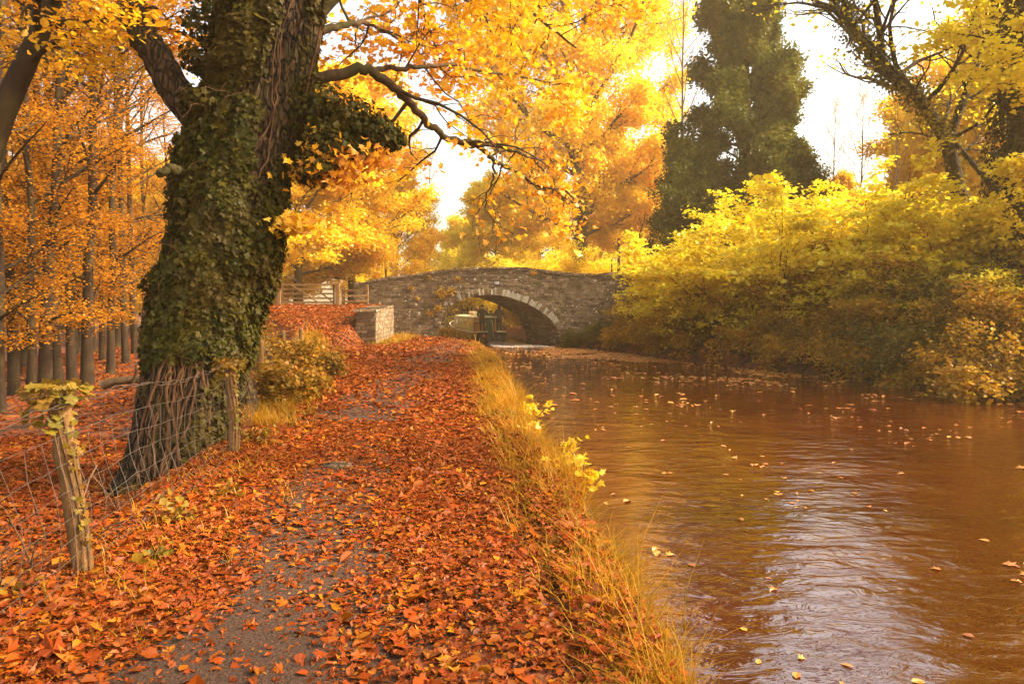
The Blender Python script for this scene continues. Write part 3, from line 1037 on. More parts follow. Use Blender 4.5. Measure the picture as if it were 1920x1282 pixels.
# ------------------------------------------------------------------ wire fence
def wire_fence():
    rng = np.random.default_rng(8)
    y0 = 4.08
    rt = empty("wire_fence", (float(fenceX(y0)), y0, float(H(fenceX(y0), y0))), "sagging square mesh stock fence on round wooden posts left of the leafy path", "fence")
    org = np.array(rt.location)

    def base(y):
        x = fenceX(y)
        return np.stack([x, y, H(x, y)], -1)

    posts = [(1.2, 0, 1.08), (4.08, -.13, 1.10), (7.5, -.02, 1.0), (11.6, .04, 1.05), (15.2, -.03, 1.05), (19, .02, 1.0)]
    ys = np.arange(1.2, 19.01, .19)
    zs = [.07, .18, .30, .43, .57, .72, .88]
    sag = lambda y: -.05 * np.abs(np.sin((y - 1.2) / 3.6 * PI))
    mb = MB()
    rows = []
    for k, h in enumerate(zs + [1.06]):
        p = base(ys)
        p[:, 2] += h * (1 + .03 * np.sin(ys * .7)) + sag(ys) * (h + .1) + rng.normal(0, .006, len(ys))
        p[:, 0] += .065 - .09 * h + rng.normal(0, .006, len(ys)) + .03 * np.sin(ys * 1.3 + k)
        rows.append(p)
        if k < len(zs):
            mb.tube(p - org, .0021, 4, cap=False)
        else:
            for s in (0, PI):
                q = p.copy()
                yy = np.linspace(ys[0], ys[-1], 700)
                q = np.stack([np.interp(yy, ys, p[:, a]) for a in range(3)], 1)
                q[:, 0] += .006 * np.cos(yy * 22 + s)
                q[:, 2] += .006 * np.sin(yy * 22 + s) + .012 * np.sin(yy * 3.1 + s)
                mb.tube(q - org, .0026, 4, cap=False)
    for i in range(len(ys)):
        p = np.array([r[i] for r in rows[:-1]])
        p[:, 1] += np.linspace(0, rng.normal(0, .025), len(p)) + rng.normal(0, .008, len(p))
        mb.tube(p - org, .0018, 4, cap=False)
    mb.obj("wire_mesh", M['wire'], rt)
    for k, (y, lean, hgt) in enumerate(posts):
        b = base(np.array([y]))[0] - org
        t = np.linspace(-.3, 1, 16)
        p = b + np.stack([lean * t.clip(0), 0 * t, t * hgt], 1)
        p[:, :2] += rng.normal(0, .003, (16, 2))
        r = np.full(16, .058) * (1 + .05 * rng.normal(size=16))
        r[-1] *= .86
        pm = MB()
        pm.tube(p, r, 14)
        po = pm.obj("post", M['wood'], rt, smooth=True)
        if k in (1, 2):
            n = 200 if k == 1 else 90
            a = rng.uniform(0, 2 * PI, n)
            rr = .05 + .11 * rng.uniform(0, 1, n) ** .7
            zt = hgt - np.abs(rng.normal(0, .10, n)) + .05
            pos = b + np.stack([lean * .95 + rr * np.cos(a) * 1.2 - .02, rr * np.sin(a), zt], 1)
            nn = np.stack([np.cos(a) * .6, np.sin(a) * .6, 0 * a + .8], 1) + rng.normal(0, .35, (n, 3))
            im = MB()
            leaves_into(im, pos, nn, .05 * np.exp(rng.normal(0, .3, n)), LEAF_IVY, rng)
            # a strand running down the post
            n = 46
            zt = rng.uniform(.15, 1.0, n) * hgt
            pos = b + np.stack([lean * zt / hgt + .062 + rng.normal(0, .02, n), -.03 + rng.normal(0, .03, n), zt], 1)
            leaves_into(im, pos, rng.normal(0, .4, (n, 3)) + [.7, -.6, .3], .045, LEAF_IVY, rng)
            im.obj("ivy", M['leaf_bramble'], po)
            vm = MB()
            zt = np.linspace(-.05, 1.0, 22)
            for s in range(3):
                q = b + np.stack([lean * zt + .062 * np.cos(-.5 - .5 * s + .3 * np.sin(zt * 5)) * 1.04, .066 * np.sin(-.5 - .5 * s + .3 * np.sin(zt * 5)) * 1.04, zt * hgt], 1)
                vm.tube(q, .005, 4, cap=False)
            vm.obj("ivy_stem", M['twig'], po)
    return rt


wire_fence()


def plant(name, rng, loc, mb, anchors, leafmat, per, spread, size, tmpl, label, cat, barkmat='twig', jit=.55, flatz=.6, group=None, stem="stem", lim=None):
    rt = empty(name, loc, label, cat, group)
    mb.obj(stem, M[barkmat], rt, smooth=True)
    crown(rng, anchors, per, np.asarray(spread), size, tmpl, jit, flatz, .02, lim).obj("foliage" if stem == "stem" else "crown", M[leafmat], rt)
    return rt


def near_plants():
    rng = np.random.default_rng(31)
    sp = dict(n=(6, 3), ratio=(.35, .5), ang=.8, amp=.2, up=.03, droop=.25, flat=.8, k=2, minlen=.06, rr=.6, minr=.0015, seg=4, sides=(5, 4, 3))

    def bramble(px, py, d, hgt, n, label, leaf='leaf_bramble', size=.055, per=2.0):
        w = P(px, py, d)
        loc = (w[0], w[1], float(H(w[0], w[1])))
        mb, an = stems_shrub(rng, n, hgt, 1.15, dict(sp, droop1=.45, up1=0), .004, .12)
        plant("bramble", rng, loc, mb, an, leaf, per, (.05, .05, .05), size, LEAF_ROUND, label, "bramble", group="brambles along the fence foot")

    bramble(205, 1060, 4.25, .42, 9, "low green bramble against the foot of the nearest fence post")
    bramble(95, 1090, 4.0, .34, 7, "sprawling bramble under the fence wire left of the nearest post")
    bramble(300, 965, 5.1, .42, 9, "green bramble under the wire between the post and the ivy tree foot")
    bramble(385, 900, 5.9, .40, 9, "pale bramble in front of the ivy tree's right root")
    bramble(455, 800, 8.2, .55, 10, "taller bramble crowding the second fence post beside the ivy tree")
    bsp = dict(sp, n=(8, 5), minlen=.12, minr=.003)
    for k, (px, py, d, hgt, lab) in enumerate(((480, 720, 11.3, 1.0, "tangled brown bush right behind the ivy tree trunk"),
                                               (512, 690, 13.8, 1.15, "tallest bramble bush on the bank between tree and path"),
                                               (560, 690, 16.2, .9, "low spreading bush at the foot of the small dark post"),
                                               (478, 660, 15.5, 1.5, "bush half hidden behind the right edge of the ivy tree"))):
        w = P(px, py, d)
        mb, an = stems_shrub(rng, 16, hgt, .95, dict(bsp, droop1=.3), .010, .35)
        plant("bramble_bush", rng, (w[0], w[1], float(H(w[0], w[1]))), mb, an, 'leaf_bush', 4, (.12, .12, .12), .075, LEAF_ROUND, lab, "bush", group="bramble bushes on the bank")
    # bare saplings behind the wire
    for px, py, d, hgt, lab in ((100, 1000, 4.6, .95, "thin reddish sapling with bare twigs left of the nearest fence post"), (240, 930, 6.0, .8, "spindly bare sapling between fence post and ivy tree"),
                                (30, 1000, 4.4, .8, "bare twiggy sapling at the left border behind the fence wire")):
        w = P(px, py, d)
        b, an = stems_shrub(rng, 3, hgt, .5, dict(sp, n=(5, 3), ratio=(.45, .4)), .006, .06)
        rt = empty("sapling", (w[0], w[1], float(H(w[0], w[1]))), lab, "sapling", "bare saplings behind the wire")
        b.obj("stem", M['twig'], rt, smooth=True)
    # yellow leaved plants on the water's edge
    for px, d, hgt, n, lab in ((985, 10.6, .55, 6, "bright yellow leafy plant farthest along the grassy water's edge"), (1000, 9.0, .42, 5, "short yellow plant in the middle of the grassy verge"), (1065, 7.6, .42, 5, "yellow plant leaning over the water at the verge"),
                               (1110, 6.6, .42, 5, "nearest yellow leaved plant hanging over the canal edge")):
        x = float(bankL(d)) - .06
        b, an = stems_shrub(rng, n, hgt, .7, dict(sp, n=(5, 2)), .004, .07)
        plant("bank_plant", rng, (x, d, float(H(x - .15, d))), b, an, 'leaf_yellow', 1.6, (.04, .04, .04), .07, LEAF_MAPLE, lab, "plant", group="yellow plants on the water's edge")
    # a stone in the path
    x, y = P(632, 880, 6.8)[:2]
    b = MB()
    u, v = np.meshgrid(np.linspace(0, 2 * PI, 24, endpoint=False), np.linspace(0, PI, 13))
    q = np.stack([np.cos(u) * np.sin(v), np.sin(u) * np.sin(v), np.cos(v)], -1).reshape(-1, 3)
    q = q * (1 + .25 * fbm(q[:, 0] * 2, q[:, 1] * 2, q[:, 2] * 2)[:, None]) * [.15, .10, .05]
    i = np.arange(12)[:, None] * 24 + np.arange(24)[None]
    j = np.arange(12)[:, None] * 24 + (np.arange(24)[None] + 1) % 24
    b.add(q, np.stack([i, i + 24, j + 24, j], -1).reshape(-1, 4))
    o = b.obj("stone", M['stone_pier'], smooth=True)
    o.location = (x, y, float(H(x, y)) + .012)
    tag(o, "flat grey stone half sunk in the bare middle of the path", "stone")


near_plants()

# ------------------------------------------------------------------ stone bridge
BY = 38.0


def bridge():
    rng = np.random.default_rng(4)
    org = np.array([-.7, BY, 0])
    rt = empty("stone_bridge", org, "humped rubble stone bridge with one low arch over the canal", "bridge")
    T, SH = 4.2, -1.75
    arch = np.array([P(px, py, BY)[[0, 2]] for px, py in ((821, 634), (822, 626), (825, 612), (829, 596), (840, 577), (859, 565), (875, 559), (890, 555.3), (908, 553), (927, 552.6), (952, 556.5), (984, 567.5),
                                                         (1001, 576), (1015, 585), (1027, 594), (1036, 603), (1043, 613), (1047, 625), (1049, 640), (1050, 652))])
    prof = np.array([P(px, py, BY)[[0, 2]] for px, py in ((688, 527), (700, 524), (760, 515), (830, 506), (865, 502.5), (900, 500.5), (930, 500), (960, 500.5), (990, 502), (1010, 504), (1040, 509), (1070, 512), (1100, 513), (1150, 512), (1195, 511), (1230, 513))])
    x0, x1 = prof[0, 0], prof[-1, 0]
    s = np.unique(np.concatenate([np.arange(x0, x1, .1), [x1], np.linspace(arch[0, 0], arch[-1, 0], 90)]))
    zb = np.where((s >= arch[0, 0]) & (s <= arch[-1, 0]), np.interp(s, arch[:, 0], arch[:, 1]), -1.3)
    for _ in range(2):
        q = (s > arch[0, 0] + .1) & (s < arch[-1, 0] - .1)
        zb2 = zb.copy()
        zb2[1:-1] = (zb[:-2] + 2 * zb[1:-1] + zb[2:]) / 4
        zb = np.where(q, zb2, zb)
    zt = np.interp(s, prof[:, 0], prof[:, 1]) - .10
    zt = np.convolve(np.pad(zt, 6, mode='edge'), np.ones(13) / 13, 'valid')
    zd = zt - 1.0
    nf = 26
    ring = []
    for k in range(nf):
        f = k / (nf - 1)
        z = zb + (zt - zb) * f
        dy = .035 * fbm(s * 3.1, z * 6.5, 1.0, 3) + .03 * fbm(s * .6, z * .6, 4.0, 2)
        ring.append(np.stack([s, dy, z], 1))
    def at_t(t, z):
        return np.stack([s + SH * t / T, np.full_like(s, t), z], 1)
    zd2 = np.maximum(zd, zb + .25)
    ring += [at_t(.42, zt), at_t(.42, zd2), at_t(T - .42, zd2), at_t(T - .42, zt), at_t(T, zt), at_t(T, zb)]
    for f in (.8, .6, .4, .2):
        q = at_t(T * f, zb)
        q[:, 2] += .02 * fbm(q[:, 0] * 3, q[:, 1] * 3, 2.0, 3)
        ring.append(q)
    ring = np.array(ring)            # (m, n, 3)
    m, n = ring.shape[:2]
    v = ring.transpose(1, 0, 2).reshape(-1, 3)
    i = np.arange(n - 1)[:, None] * m + np.arange(m)[None]
    j = np.arange(n - 1)[:, None] * m + (np.arange(m)[None] + 1) % m
    mb = MB()
    v = v - np.array([org[0], 0, 0])
    mb.add(v, np.stack([i, i + m, j + m, j], -1).reshape(-1, 4))
    mb.f.append(np.arange(m)[None])
    mb.mi.append(np.zeros(1))
    mb.f.append((np.arange(m)[::-1] + (n - 1) * m)[None])
    mb.mi.append(np.zeros(1))
    mb.obj("wall", M['stone'], rt)
    # ring of narrow voussoirs
    ap = arch[2:-1]
    L = np.concatenate([[0], np.cumsum(np.linalg.norm(np.diff(ap, axis=0), axis=1))])
    vb = MB()
    a = 0.0
    while a < L[-1] - .05:
        wd = rng.uniform(.065, .115)
        c = np.array([np.interp(a + wd / 2, L, ap[:, 0]), np.interp(a + wd / 2, L, ap[:, 1])])
        e = np.array([np.interp(min(a + wd / 2 + .25, L[-1]), L, ap[:, 0]), np.interp(min(a + wd / 2 + .25, L[-1]), L, ap[:, 1])])
        e2 = np.array([np.interp(max(a + wd / 2 - .25, 0), L, ap[:, 0]), np.interp(max(a + wd / 2 - .25, 0), L, ap[:, 1])])
        t = nrm(e - e2)
        nv = np.array([-t[1], t[0]])
        h = rng.uniform(.30, .40)
        pxx = c[0] / BY * 1280 + 960
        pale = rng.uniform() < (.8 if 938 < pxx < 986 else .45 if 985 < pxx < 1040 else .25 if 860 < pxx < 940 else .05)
        hw = wd / 2 - .008
        q = []
        dep = rng.uniform(.022, .05)
        for yy in (-dep - .03, .2):
            for (uu, vv) in ((-hw, .01), (hw, .01), (hw * 1.1, h), (-hw * 1.1, h)):
                w = c + t * uu + nv * vv
                q.append((w[0] - org[0], yy, w[1]))
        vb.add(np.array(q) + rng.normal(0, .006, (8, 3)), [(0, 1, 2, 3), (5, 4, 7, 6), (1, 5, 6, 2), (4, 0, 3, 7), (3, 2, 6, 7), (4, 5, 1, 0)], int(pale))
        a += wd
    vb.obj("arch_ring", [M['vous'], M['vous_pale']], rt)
    # rough coping
    cb = MB()
    a = x0
    for t0 in (0.0, T - .42):
        a = x0
        while a < x1 - .2:
            wd = rng.uniform(.22, .6)
            z = np.interp(a + wd / 2, s, zt)
            sl = math.atan2(np.interp(a + wd, s, zt) - np.interp(a, s, zt), wd)
            hh = rng.uniform(.10, .19)
            c = np.array([a + wd / 2 - org[0] + SH * t0 / T, .20 + t0, z + hh / 2 - .03])
            b = MB()
            b.box((0, 0, 0), (wd - .015, .50 + rng.uniform(-.03, .05), hh), 0, .014, rng)
            q = b.v[0]
            q = np.stack([q[:, 0] * math.cos(sl) - q[:, 2] * math.sin(sl), q[:, 1], q[:, 0] * math.sin(sl) + q[:, 2] * math.cos(sl)], 1)
            cb.add(q + c, b.f[0])
            a += wd
    cb.obj("coping", M['cope'], rt)
    # moss and small plants rooted in the joints
    mo = MB()
    N = 2600
    x = rng.uniform(x0, x1, N)
    z = np.interp(x, s, zt) + rng.uniform(.02, .12, N)
    k = rng.uniform(size=N) < .25 + 1.2 * fbm(x * 1.3, 7.7, o=3)
    x, z = x[k], z[k]
    pos = np.stack([x - org[0], rng.uniform(-.12, .4, len(x)), z], 1)
    leaves_into(mo, pos, rng.normal(0, .6, (len(x), 3)) + [0, -.4, .6], .09 * np.exp(rng.normal(0, .3, len(x))), LEAF_RHOMB, rng)
    for px, py, r, n in ((828, 551, .38, 190), (822, 578, .22, 110), (848, 545, .2, 70), (805, 588, .18, 70), (858, 524, .14, 50), (800, 520, .2, 60), (1000, 512, .16, 60), (1180, 520, .3, 120), (770, 540, .16, 40), (855, 582, .12, 30), (783, 560, .12, 30)):
        w = P(px, py, BY) - org
        q = rng.normal(size=(n, 3)) * r * [.6, .12, .45]
        q[:, 1] = -np.abs(q[:, 1]) - .03
        leaves_into(mo, w + q, rng.normal(0, .5, (n, 3)) + [0, -.7, .5], .10, LEAF_BEECHY, rng)
    mo.obj("moss", M['leaf_bank'], rt)
    # number plate
    w = P(931.5, 530.5, BY) - org
    pb = MB()
    pb.box((w[0], -.075, w[2]), (.34, .02, .30))
    pl = pb.obj("number_plate", flat("plate_black", (.015, .013, .012), .5), rt)
    cu = bpy.data.curves.new("number", 'FONT')
    cu.body = "125"
    cu.align_x = 'CENTER'
    cu.align_y = 'CENTER'
    cu.size = .19
    cu.offset = .006
    cu.extrude = .003
    cu.materials.append(flat("plate_white", (.8, .78, .7), .5))
    tmp = bpy.data.objects.new("number_curve", cu)
    C.objects.link(tmp)
    nm = bpy.data.meshes.new_from_object(tmp.evaluated_get(bpy.context.evaluated_depsgraph_get()))
    bpy.data.objects.remove(tmp)
    to = bpy.data.objects.new("number", nm)
    C.objects.link(to)
    to.parent = pl
    to.location = (w[0], -.09, w[2])
    to.rotation_euler = (PI / 2, 0, 0)
    return rt


bridge()


def pier():
    rng = np.random.default_rng(6)
    rt = empty("stone_pier", (-6.3, 29.3, 0), "short stone wing wall with a lichened side coloured paler for sunlight, standing beside the path before the bridge", "wall")
    org = np.array(rt.location)
    # plan: front left, front right, back right, back left (world)
    fl, fr, br_, bl_ = (-6.72, 29.35), (-5.88, 29.25), (-6.18, 35.6), (-7.1, 35.6)
    n = 12
    L = np.linspace(0, 1, n)
    mb = MB()

    def face(a, b, za, zb_, nz=10):
        X = np.linspace(a[0], b[0], n)
        Y = np.linspace(a[1], b[1], n)
        z0, z1 = np.full(n, -.4), np.linspace(za, zb_, n)
        q = np.array([np.stack([X, Y, z0 + (z1 - z0) * k / (nz - 1)], 1) for k in range(nz)])
        q[..., :2] += .03 * np.stack([fbm(q[..., 0] * 4, q[..., 1] * 4, q[..., 2] * 5, 3), fbm(q[..., 0] * 4 + 5, q[..., 1] * 4, q[..., 2] * 5, 3)], -1)
        i = np.arange(nz - 1)[:, None] * n + np.arange(n - 1)[None]
        mb.add(q.reshape(-1, 3) - org, np.stack([i, i + 1, i + n + 1, i + n], -1).reshape(-1, 4))
    ZF, ZB = 1.44, 1.66
    face(fl, fr, ZF, ZF)
    face(fr, br_, ZF, ZB)
    face(br_, bl_, ZB, ZB)
    face(bl_, fl, ZB, ZF)
    mb.add(np.array([(*fl, ZF), (*fr, ZF), (*br_, ZB), (*bl_, ZB)]) - org, [(0, 1, 2, 3)])
    mb.obj("wall", M['stone_pier'], rt)
    # right side panel in paler stone, the sun on it put into the colour
    rb = MB()
    n2, nz = 40, 14
    Y = np.linspace(29.28, 35.5, n2)
    X = np.interp(Y, [29.25, 35.6], [-5.88, -6.18]) + .04
    q = np.array([np.stack([X + .02 * fbm(Y * 3, k * .7, 1.0, 3), Y, -.3 + (np.interp(Y, [29.25, 35.6], [ZF - .02, ZB - .02]) + .3) * k / (nz - 1)], 1) for k in range(nz)])
    i = np.arange(nz - 1)[:, None] * n2 + np.arange(n2 - 1)[None]
    rb.add(q.reshape(-1, 3) - org, np.stack([i, i + 1, i + n2 + 1, i + n2], -1).reshape(-1, 4))
    back = q.copy()
    back[..., 0] -= .09
    rb.add(back.reshape(-1, 3) - org, np.stack([i + n2, i + n2 + 1, i + 1, i], -1).reshape(-1, 4))
    edge = np.concatenate([q[-1], back[-1]])
    k = np.arange(n2 - 1)
    rb.add(edge - org, np.stack([k, k + 1, k + 1 + n2, k + n2], -1))
    edge = np.concatenate([q[:, 0], back[:, 0]])
    k = np.arange(nz - 1)
    rb.add(edge - org, np.stack([k, k + nz, k + 1 + nz, k + 1], -1))
    rb.obj("sunlit_side", M['sunlit_stone'], rt)
    cb = MB()
    y = 29.2
    while y < 35.4:
        d = rng.uniform(.45, .9)
        f = (y + d / 2 - 29.25) / 6.35
        xc = (fl[0] + fr[0]) / 2 * (1 - f) + (bl_[0] + br_[0]) / 2 * f
        cb.box(np.array([xc, y + d / 2, ZF + (ZB - ZF) * f + .05]) - org, (.96, d - .02, .11), .045, .015, rng)
        y += d
    cb.obj("coping", M['sunlit_stone'], rt)
    pb = MB()
    pb.box(np.array([-6.95, 29.5, 1.22]) - org, (.55, .10, .08), .1)
    pb.obj("timber_stub", M['wood_dark'], rt)
    return rt


pier()


def gate_and_rails():
    rng = np.random.default_rng(9)
    Y = 36.4
    def gz(x):
        return float(H(x, Y))
    def PX(px):
        return (px - 960) / 1280 * Y
    # gate
    xa, xb = PX(523), PX(634)
    za, zb_ = gz(xa), gz(xb)
    rt = empty("field_gate", (xa, Y, za), "closed wooden five bar field gate at the top of the leafy ramp", "gate")
    org = np.array(rt.location)
    for x, w, h in ((xa, .27, 1.35), (xb, .22, 1.2)):
        b = MB()
        b.box(np.array([x, Y, gz(x) + h / 2 - .2]) - org, (w, w, h + .4), 0, .01, rng)
        b.obj("gate_post", M['wood_gate'], rt)
    x0, x1 = xa + .2, xb - .18
    def barz(x, h):
        return za + (zb_ - za) * (x - xa) / (xb - xa) + h
    def bar(x_0, h0, x_1, h1, t, nm, yo=0.0):
        p0, p1 = np.array([x_0, Y + yo, barz(x_0, h0)]), np.array([x_1, Y + yo, barz(x_1, h1)])
        L = np.linalg.norm(p1 - p0)
        a = math.atan2(p1[2] - p0[2], p1[0] - p0[0])
        b = MB()
        b.box((0, 0, 0), (L, .04, t))
        v = b.v[0]
        v = np.stack([v[:, 0] * math.cos(a) - v[:, 2] * math.sin(a), v[:, 1], v[:, 0] * math.sin(a) + v[:, 2] * math.cos(a)], 1) + (p0 + p1) / 2 - org
        b.v[0] = v
        b.obj(nm, M['wood_gate'], rt)
    for h in (.18, .40, .64, .88, 1.12):
        bar(x0, h, x1, h, .085, "gate_bar")
    bar(x0 + .04, .12, x0 + .04, 1.2, .09, "gate_stile", .042)
    bar(x1 - .04, .12, x1 - .04, 1.16, .09, "gate_stile", .042)
    xm = (x0 + x1) / 2
    bar(x0 + .1, .2, xm, 1.1, .07, "gate_brace", .044)
    bar(x0 + .5, 1.1, xm + .5, .2, .07, "gate_brace", -.044)
    bar(x1 - .1, .2, xm + .1, 1.1, .07, "gate_brace", .086)
    # rails between gate and bridge
    xa2, xb2 = PX(642), PX(689)
    z0 = gz(xa2)
    rt2 = empty("rail_fence", (xa2, Y, z0), "short post and rail fence joining the gate to the bridge end", "fence")
    o2 = np.array(rt2.location)
    for x in (xa2 + .05, xb2 - .05):
        b = MB()
        b.box(np.array([x, Y + .12, gz(x) + .45]) - o2, (.17, .14, 1.35), 0, .01, rng)
        b.obj("post", M['wood_gate'], rt2)
    for h in (.22, .52, .82):
        b = MB()
        b.box(np.array([(xa2 + xb2) / 2, Y + .02, (z0 + gz(xb2)) / 2 + h]) - o2, (xb2 - xa2 + .1, .045, .10), 0, .006, rng)
        b.obj("rail", M['wood_gate'], rt2)
    # lone posts
    for px, ytop, d, w, lab in ((573, 605, 28.4, .085, "small dark upright post standing in the leaves at the path's left edge"),
                                (723, 504, 44.5, .15, "brown post rising just behind the left shoulder of the bridge"),
                                (1160, 447, 46, .20, "tall brown pole rising behind the right end of the bridge parapet"),
                                (1147, 487, 47, .12, "short thin post beside the tall pole behind the bridge")):
        w_ = P(px, ytop, d)
        zg = float(H(w_[0], d))
        b = MB()
        hh = w_[2] - zg
        t = np.linspace(0, 1, 9)
        p = np.stack([.02 * np.sin(t * 3), 0 * t, -.3 + t * (hh + .3)], 1)
        if d < 30:
            b.tube(p[:6], w * .55, 10)
            b.tube(np.array([p[5], p[8]]), w * .36, 10)
        else:
            b.tube(p, np.linspace(w * .55, w * .48, 9), 10)
        o = b.obj("post", M['wood_dark'], smooth=False)
        o.location = (w_[0], d, zg)
        tag(o, lab, "post")


gate_and_rails()


# ------------------------------------------------------------------ narrowboat and its crew
BOAT = np.array([-1.22, 42.3, WATER_Z])
BRZ = R(11.5)


def boat():
    rng = np.random.default_rng(14)
    rt = empty("narrowboat", BOAT, "long green narrowboat with dark stern passing out beyond the bridge arch", "boat", rz=BRZ)
    LN, HW = 17.0, 1.04
    grn = flat("boat_green", (.36, .43, .16), .45, .10)
    dgr = flat("boat_dark_green", (.06, .095, .025), .45, .15)
    blk = flat("boat_bitumen", (.030, .013, .010), .5, .3)
    crm = flat("boat_cream", (.78, .68, .38), .5, .10)
    ora = flat("boat_varnish", (.62, .26, .04), .4, .25)
    gls = flat("boat_glass", (.02, .022, .02), .08, .05)
    iron = flat("boat_iron", (.03, .024, .02), .5, .2)

    def half(y):
        st = np.clip(y / 1.0, 0, 1)
        bw = np.clip((LN - y) / 3.4, 0, 1)
        return HW * (1 - (1 - st) ** 2.4 * .75) * np.sqrt(1 - (1 - bw) ** 2.2)

    def gun(y):
        return .56 + .10 * np.clip((2.5 - y) / 2.5, 0, 1) ** 2 + .50 * np.clip((y - 9) / 8, 0, 1) ** 2.2
    ys = np.concatenate([np.linspace(0, 1.2, 10), np.linspace(1.6, 13, 16), np.linspace(13.5, LN, 14)])
    hb = MB()
    levels = ((-.4, .86), (0.0, .95), (.30, 1.0), (1.0, 1.0))
    pts = []
    for sd in (-1, 1):
        for (f, wv) in levels:
            z = np.where(f <= 0, f, gun(ys) * f)
            pts.append(np.stack([sd * half(ys) * wv, ys, z], 1))
    order = [3, 2, 1, 0, 4, 5, 6, 7]
    q = np.array([pts[k] for k in order])
    m, n = q.shape[:2]
    i = np.arange(m - 1)[:, None] * n + np.arange(n - 1)[None]
    hb.add(q.reshape(-1, 3), np.stack([i, i + 1, i + n + 1, i + n], -1).reshape(-1, 4))
    hb.f.append((np.arange(m) * n)[None])
    hb.mi.append(np.zeros(1))
    # deck
    dk = np.array([np.stack([-half(ys) * .98, ys, gun(ys) - .06], 1), np.stack([half(ys) * .98, ys, gun(ys) - .06], 1)])
    i = np.arange(n - 1)
    hb.add(dk.reshape(-1, 3), np.stack([i, i + n, i + n + 1, i + 1], -1))
    hull = hb.obj("hull", blk, rt)
    # green band above the rubbing strake, cream strake
    for sd in (-1, 1):
        gb = MB()
        yy = ys[ys > 1.4]
        k = len(yy)
        x = sd * (half(yy) + .012)
        gb.add(np.concatenate([np.stack([x, yy, gun(yy) * .45], 1), np.stack([x, yy, gun(yy) - .02], 1)]), np.stack([np.arange(k - 1), np.arange(1, k), np.arange(1, k) + k, np.arange(k - 1) + k], -1))
        gb.obj("side_panel", grn, hull)
        sb = MB()
        sb.tube(np.stack([sd * (half(ys) + .015), ys, gun(ys)], 1), .045, 6)
        sb.obj("gunwale", crm, hull)
        sb = MB()
        sb.tube(np.stack([sd * (half(ys) + .01), ys, gun(ys) * .42], 1), .03, 6)
        sb.obj("rubbing_strake", iron, hull)
    # cabin
    y0, y1 = 2.3, 13.2
    zb_, ztp = .58, 1.52
    cb = MB()
    wl, wt = .88, .76
    cb.add([(-wl, y0, zb_), (wl, y0, zb_), (wl, y1, zb_ + .1), (-wl, y1, zb_ + .1), (-wt, y0, ztp), (wt, y0, ztp), (wt, y1, ztp), (-wt, y1, ztp)],
           [(1, 2, 6, 5), (3, 0, 4, 7), (2, 3, 7, 6), (0, 1, 5, 4)])
    cab = cb.obj("cabin", grn, rt)
    rb = MB()
    xs = np.linspace(-wt - .05, wt + .05, 9)
    zz = ztp + .10 * (1 - (xs / (wt + .05)) ** 2)
    top = np.concatenate([np.stack([xs, 0 * xs + yy, zz], 1) for yy in (y0 - .12, y1 + .05)] + [np.stack([xs, 0 * xs + yy, 0 * xs + ztp - .03], 1) for yy in (y0 - .12, y1 + .05)])
    k = np.arange(8)
    rb.add(top, np.concatenate([np.stack([k, k + 1, k + 10, k + 9], -1), np.stack([k + 18, k + 27, k + 28, k + 19], -1), np.stack([k + 18, k + 19, k + 1, k], -1), np.stack([k + 9, k + 10, k + 28, k + 27], -1)]))
    roof = rb.obj("roof", crm, rt)
    for c, sz in (((-.2, 5.2, 1.72), (.7, 1.4, .2)), ((.1, 8.0, 1.68), (.5, 2.0, .12)), ((.3, 10.5, 1.75), (.5, .5, .25))):
        b = MB()
        b.box(c, sz, .03)
        b.obj("roof_box", crm, roof)
    b = MB()
    b.box((0, y0 + .55, ztp + .13), (.75, 1.2, .08))
    b.obj("sliding_hatch", dgr, roof)
    # windows
    for sd in (-1, 1):
        for yc in (3.9, 6.3, 8.8, 11.2):
            xm = (wl + wt) / 2
            sl = math.atan2(wl - wt, ztp - zb_)
            fb, pb = MB(), MB()
            for bbb, (w_, h_), off in ((fb, (.95, .46), .006), (pb, (.85, .37), .016)):
                c = np.array([sd * (xm + off), yc, 1.08])
                t = .03
                q = np.array([(-t / 2, -w_ / 2, -h_ / 2), (t / 2, -w_ / 2, -h_ / 2), (t / 2, w_ / 2, -h_ / 2), (-t / 2, w_ / 2, -h_ / 2), (-t / 2, -w_ / 2, h_ / 2), (t / 2, -w_ / 2, h_ / 2), (t / 2, w_ / 2, h_ / 2), (-t / 2, w_ / 2, h_ / 2)])
                q[:, 0] -= sd * q[:, 2] * math.tan(sl)
                bbb.add(q + c, [(0, 3, 2, 1), (4, 5, 6, 7), (0, 1, 5, 4), (1, 2, 6, 5), (2, 3, 7, 6), (3, 0, 4, 7)])
            fo = fb.obj("window", crm, cab)
            pb.obj("pane", gls, fo)
    # rear bulkhead: varnished frame round dark doors
    bb = MB()
    for c, sz in (((-.66, y0 - .03, 1.05), (.30, .05, .90)), ((.66, y0 - .03, 1.05), (.26, .05, .90)), ((0, y0 - .03, 1.52), (1.5, .052, .10)), ((0, y0 - .03, .62), (1.55, .052, .09))):
        bb.box(c, sz)
    bb.obj("bulkhead", ora, rt)
    db = MB()
    db.box((.20, y0 - .06, 1.15), (.66, .04, 1.12))
    door = db.obj("door", dgr, rt)
    b = MB()
    b.box((-.05, y0 - .10, 1.05), (.03, .03, .14))
    b.obj("handle", crm, door)
    db = MB()
    db.box((-.34, y0 - .028, 1.05), (.38, .035, .84))
    pn = db.obj("door_panel", ora, rt)
    b = MB()
    b.box((-.36, y0 - .056, 1.22), (.26, .02, .34))
    b.obj("pane", flat("boat_curtain", (.45, .40, .33), .6), pn)
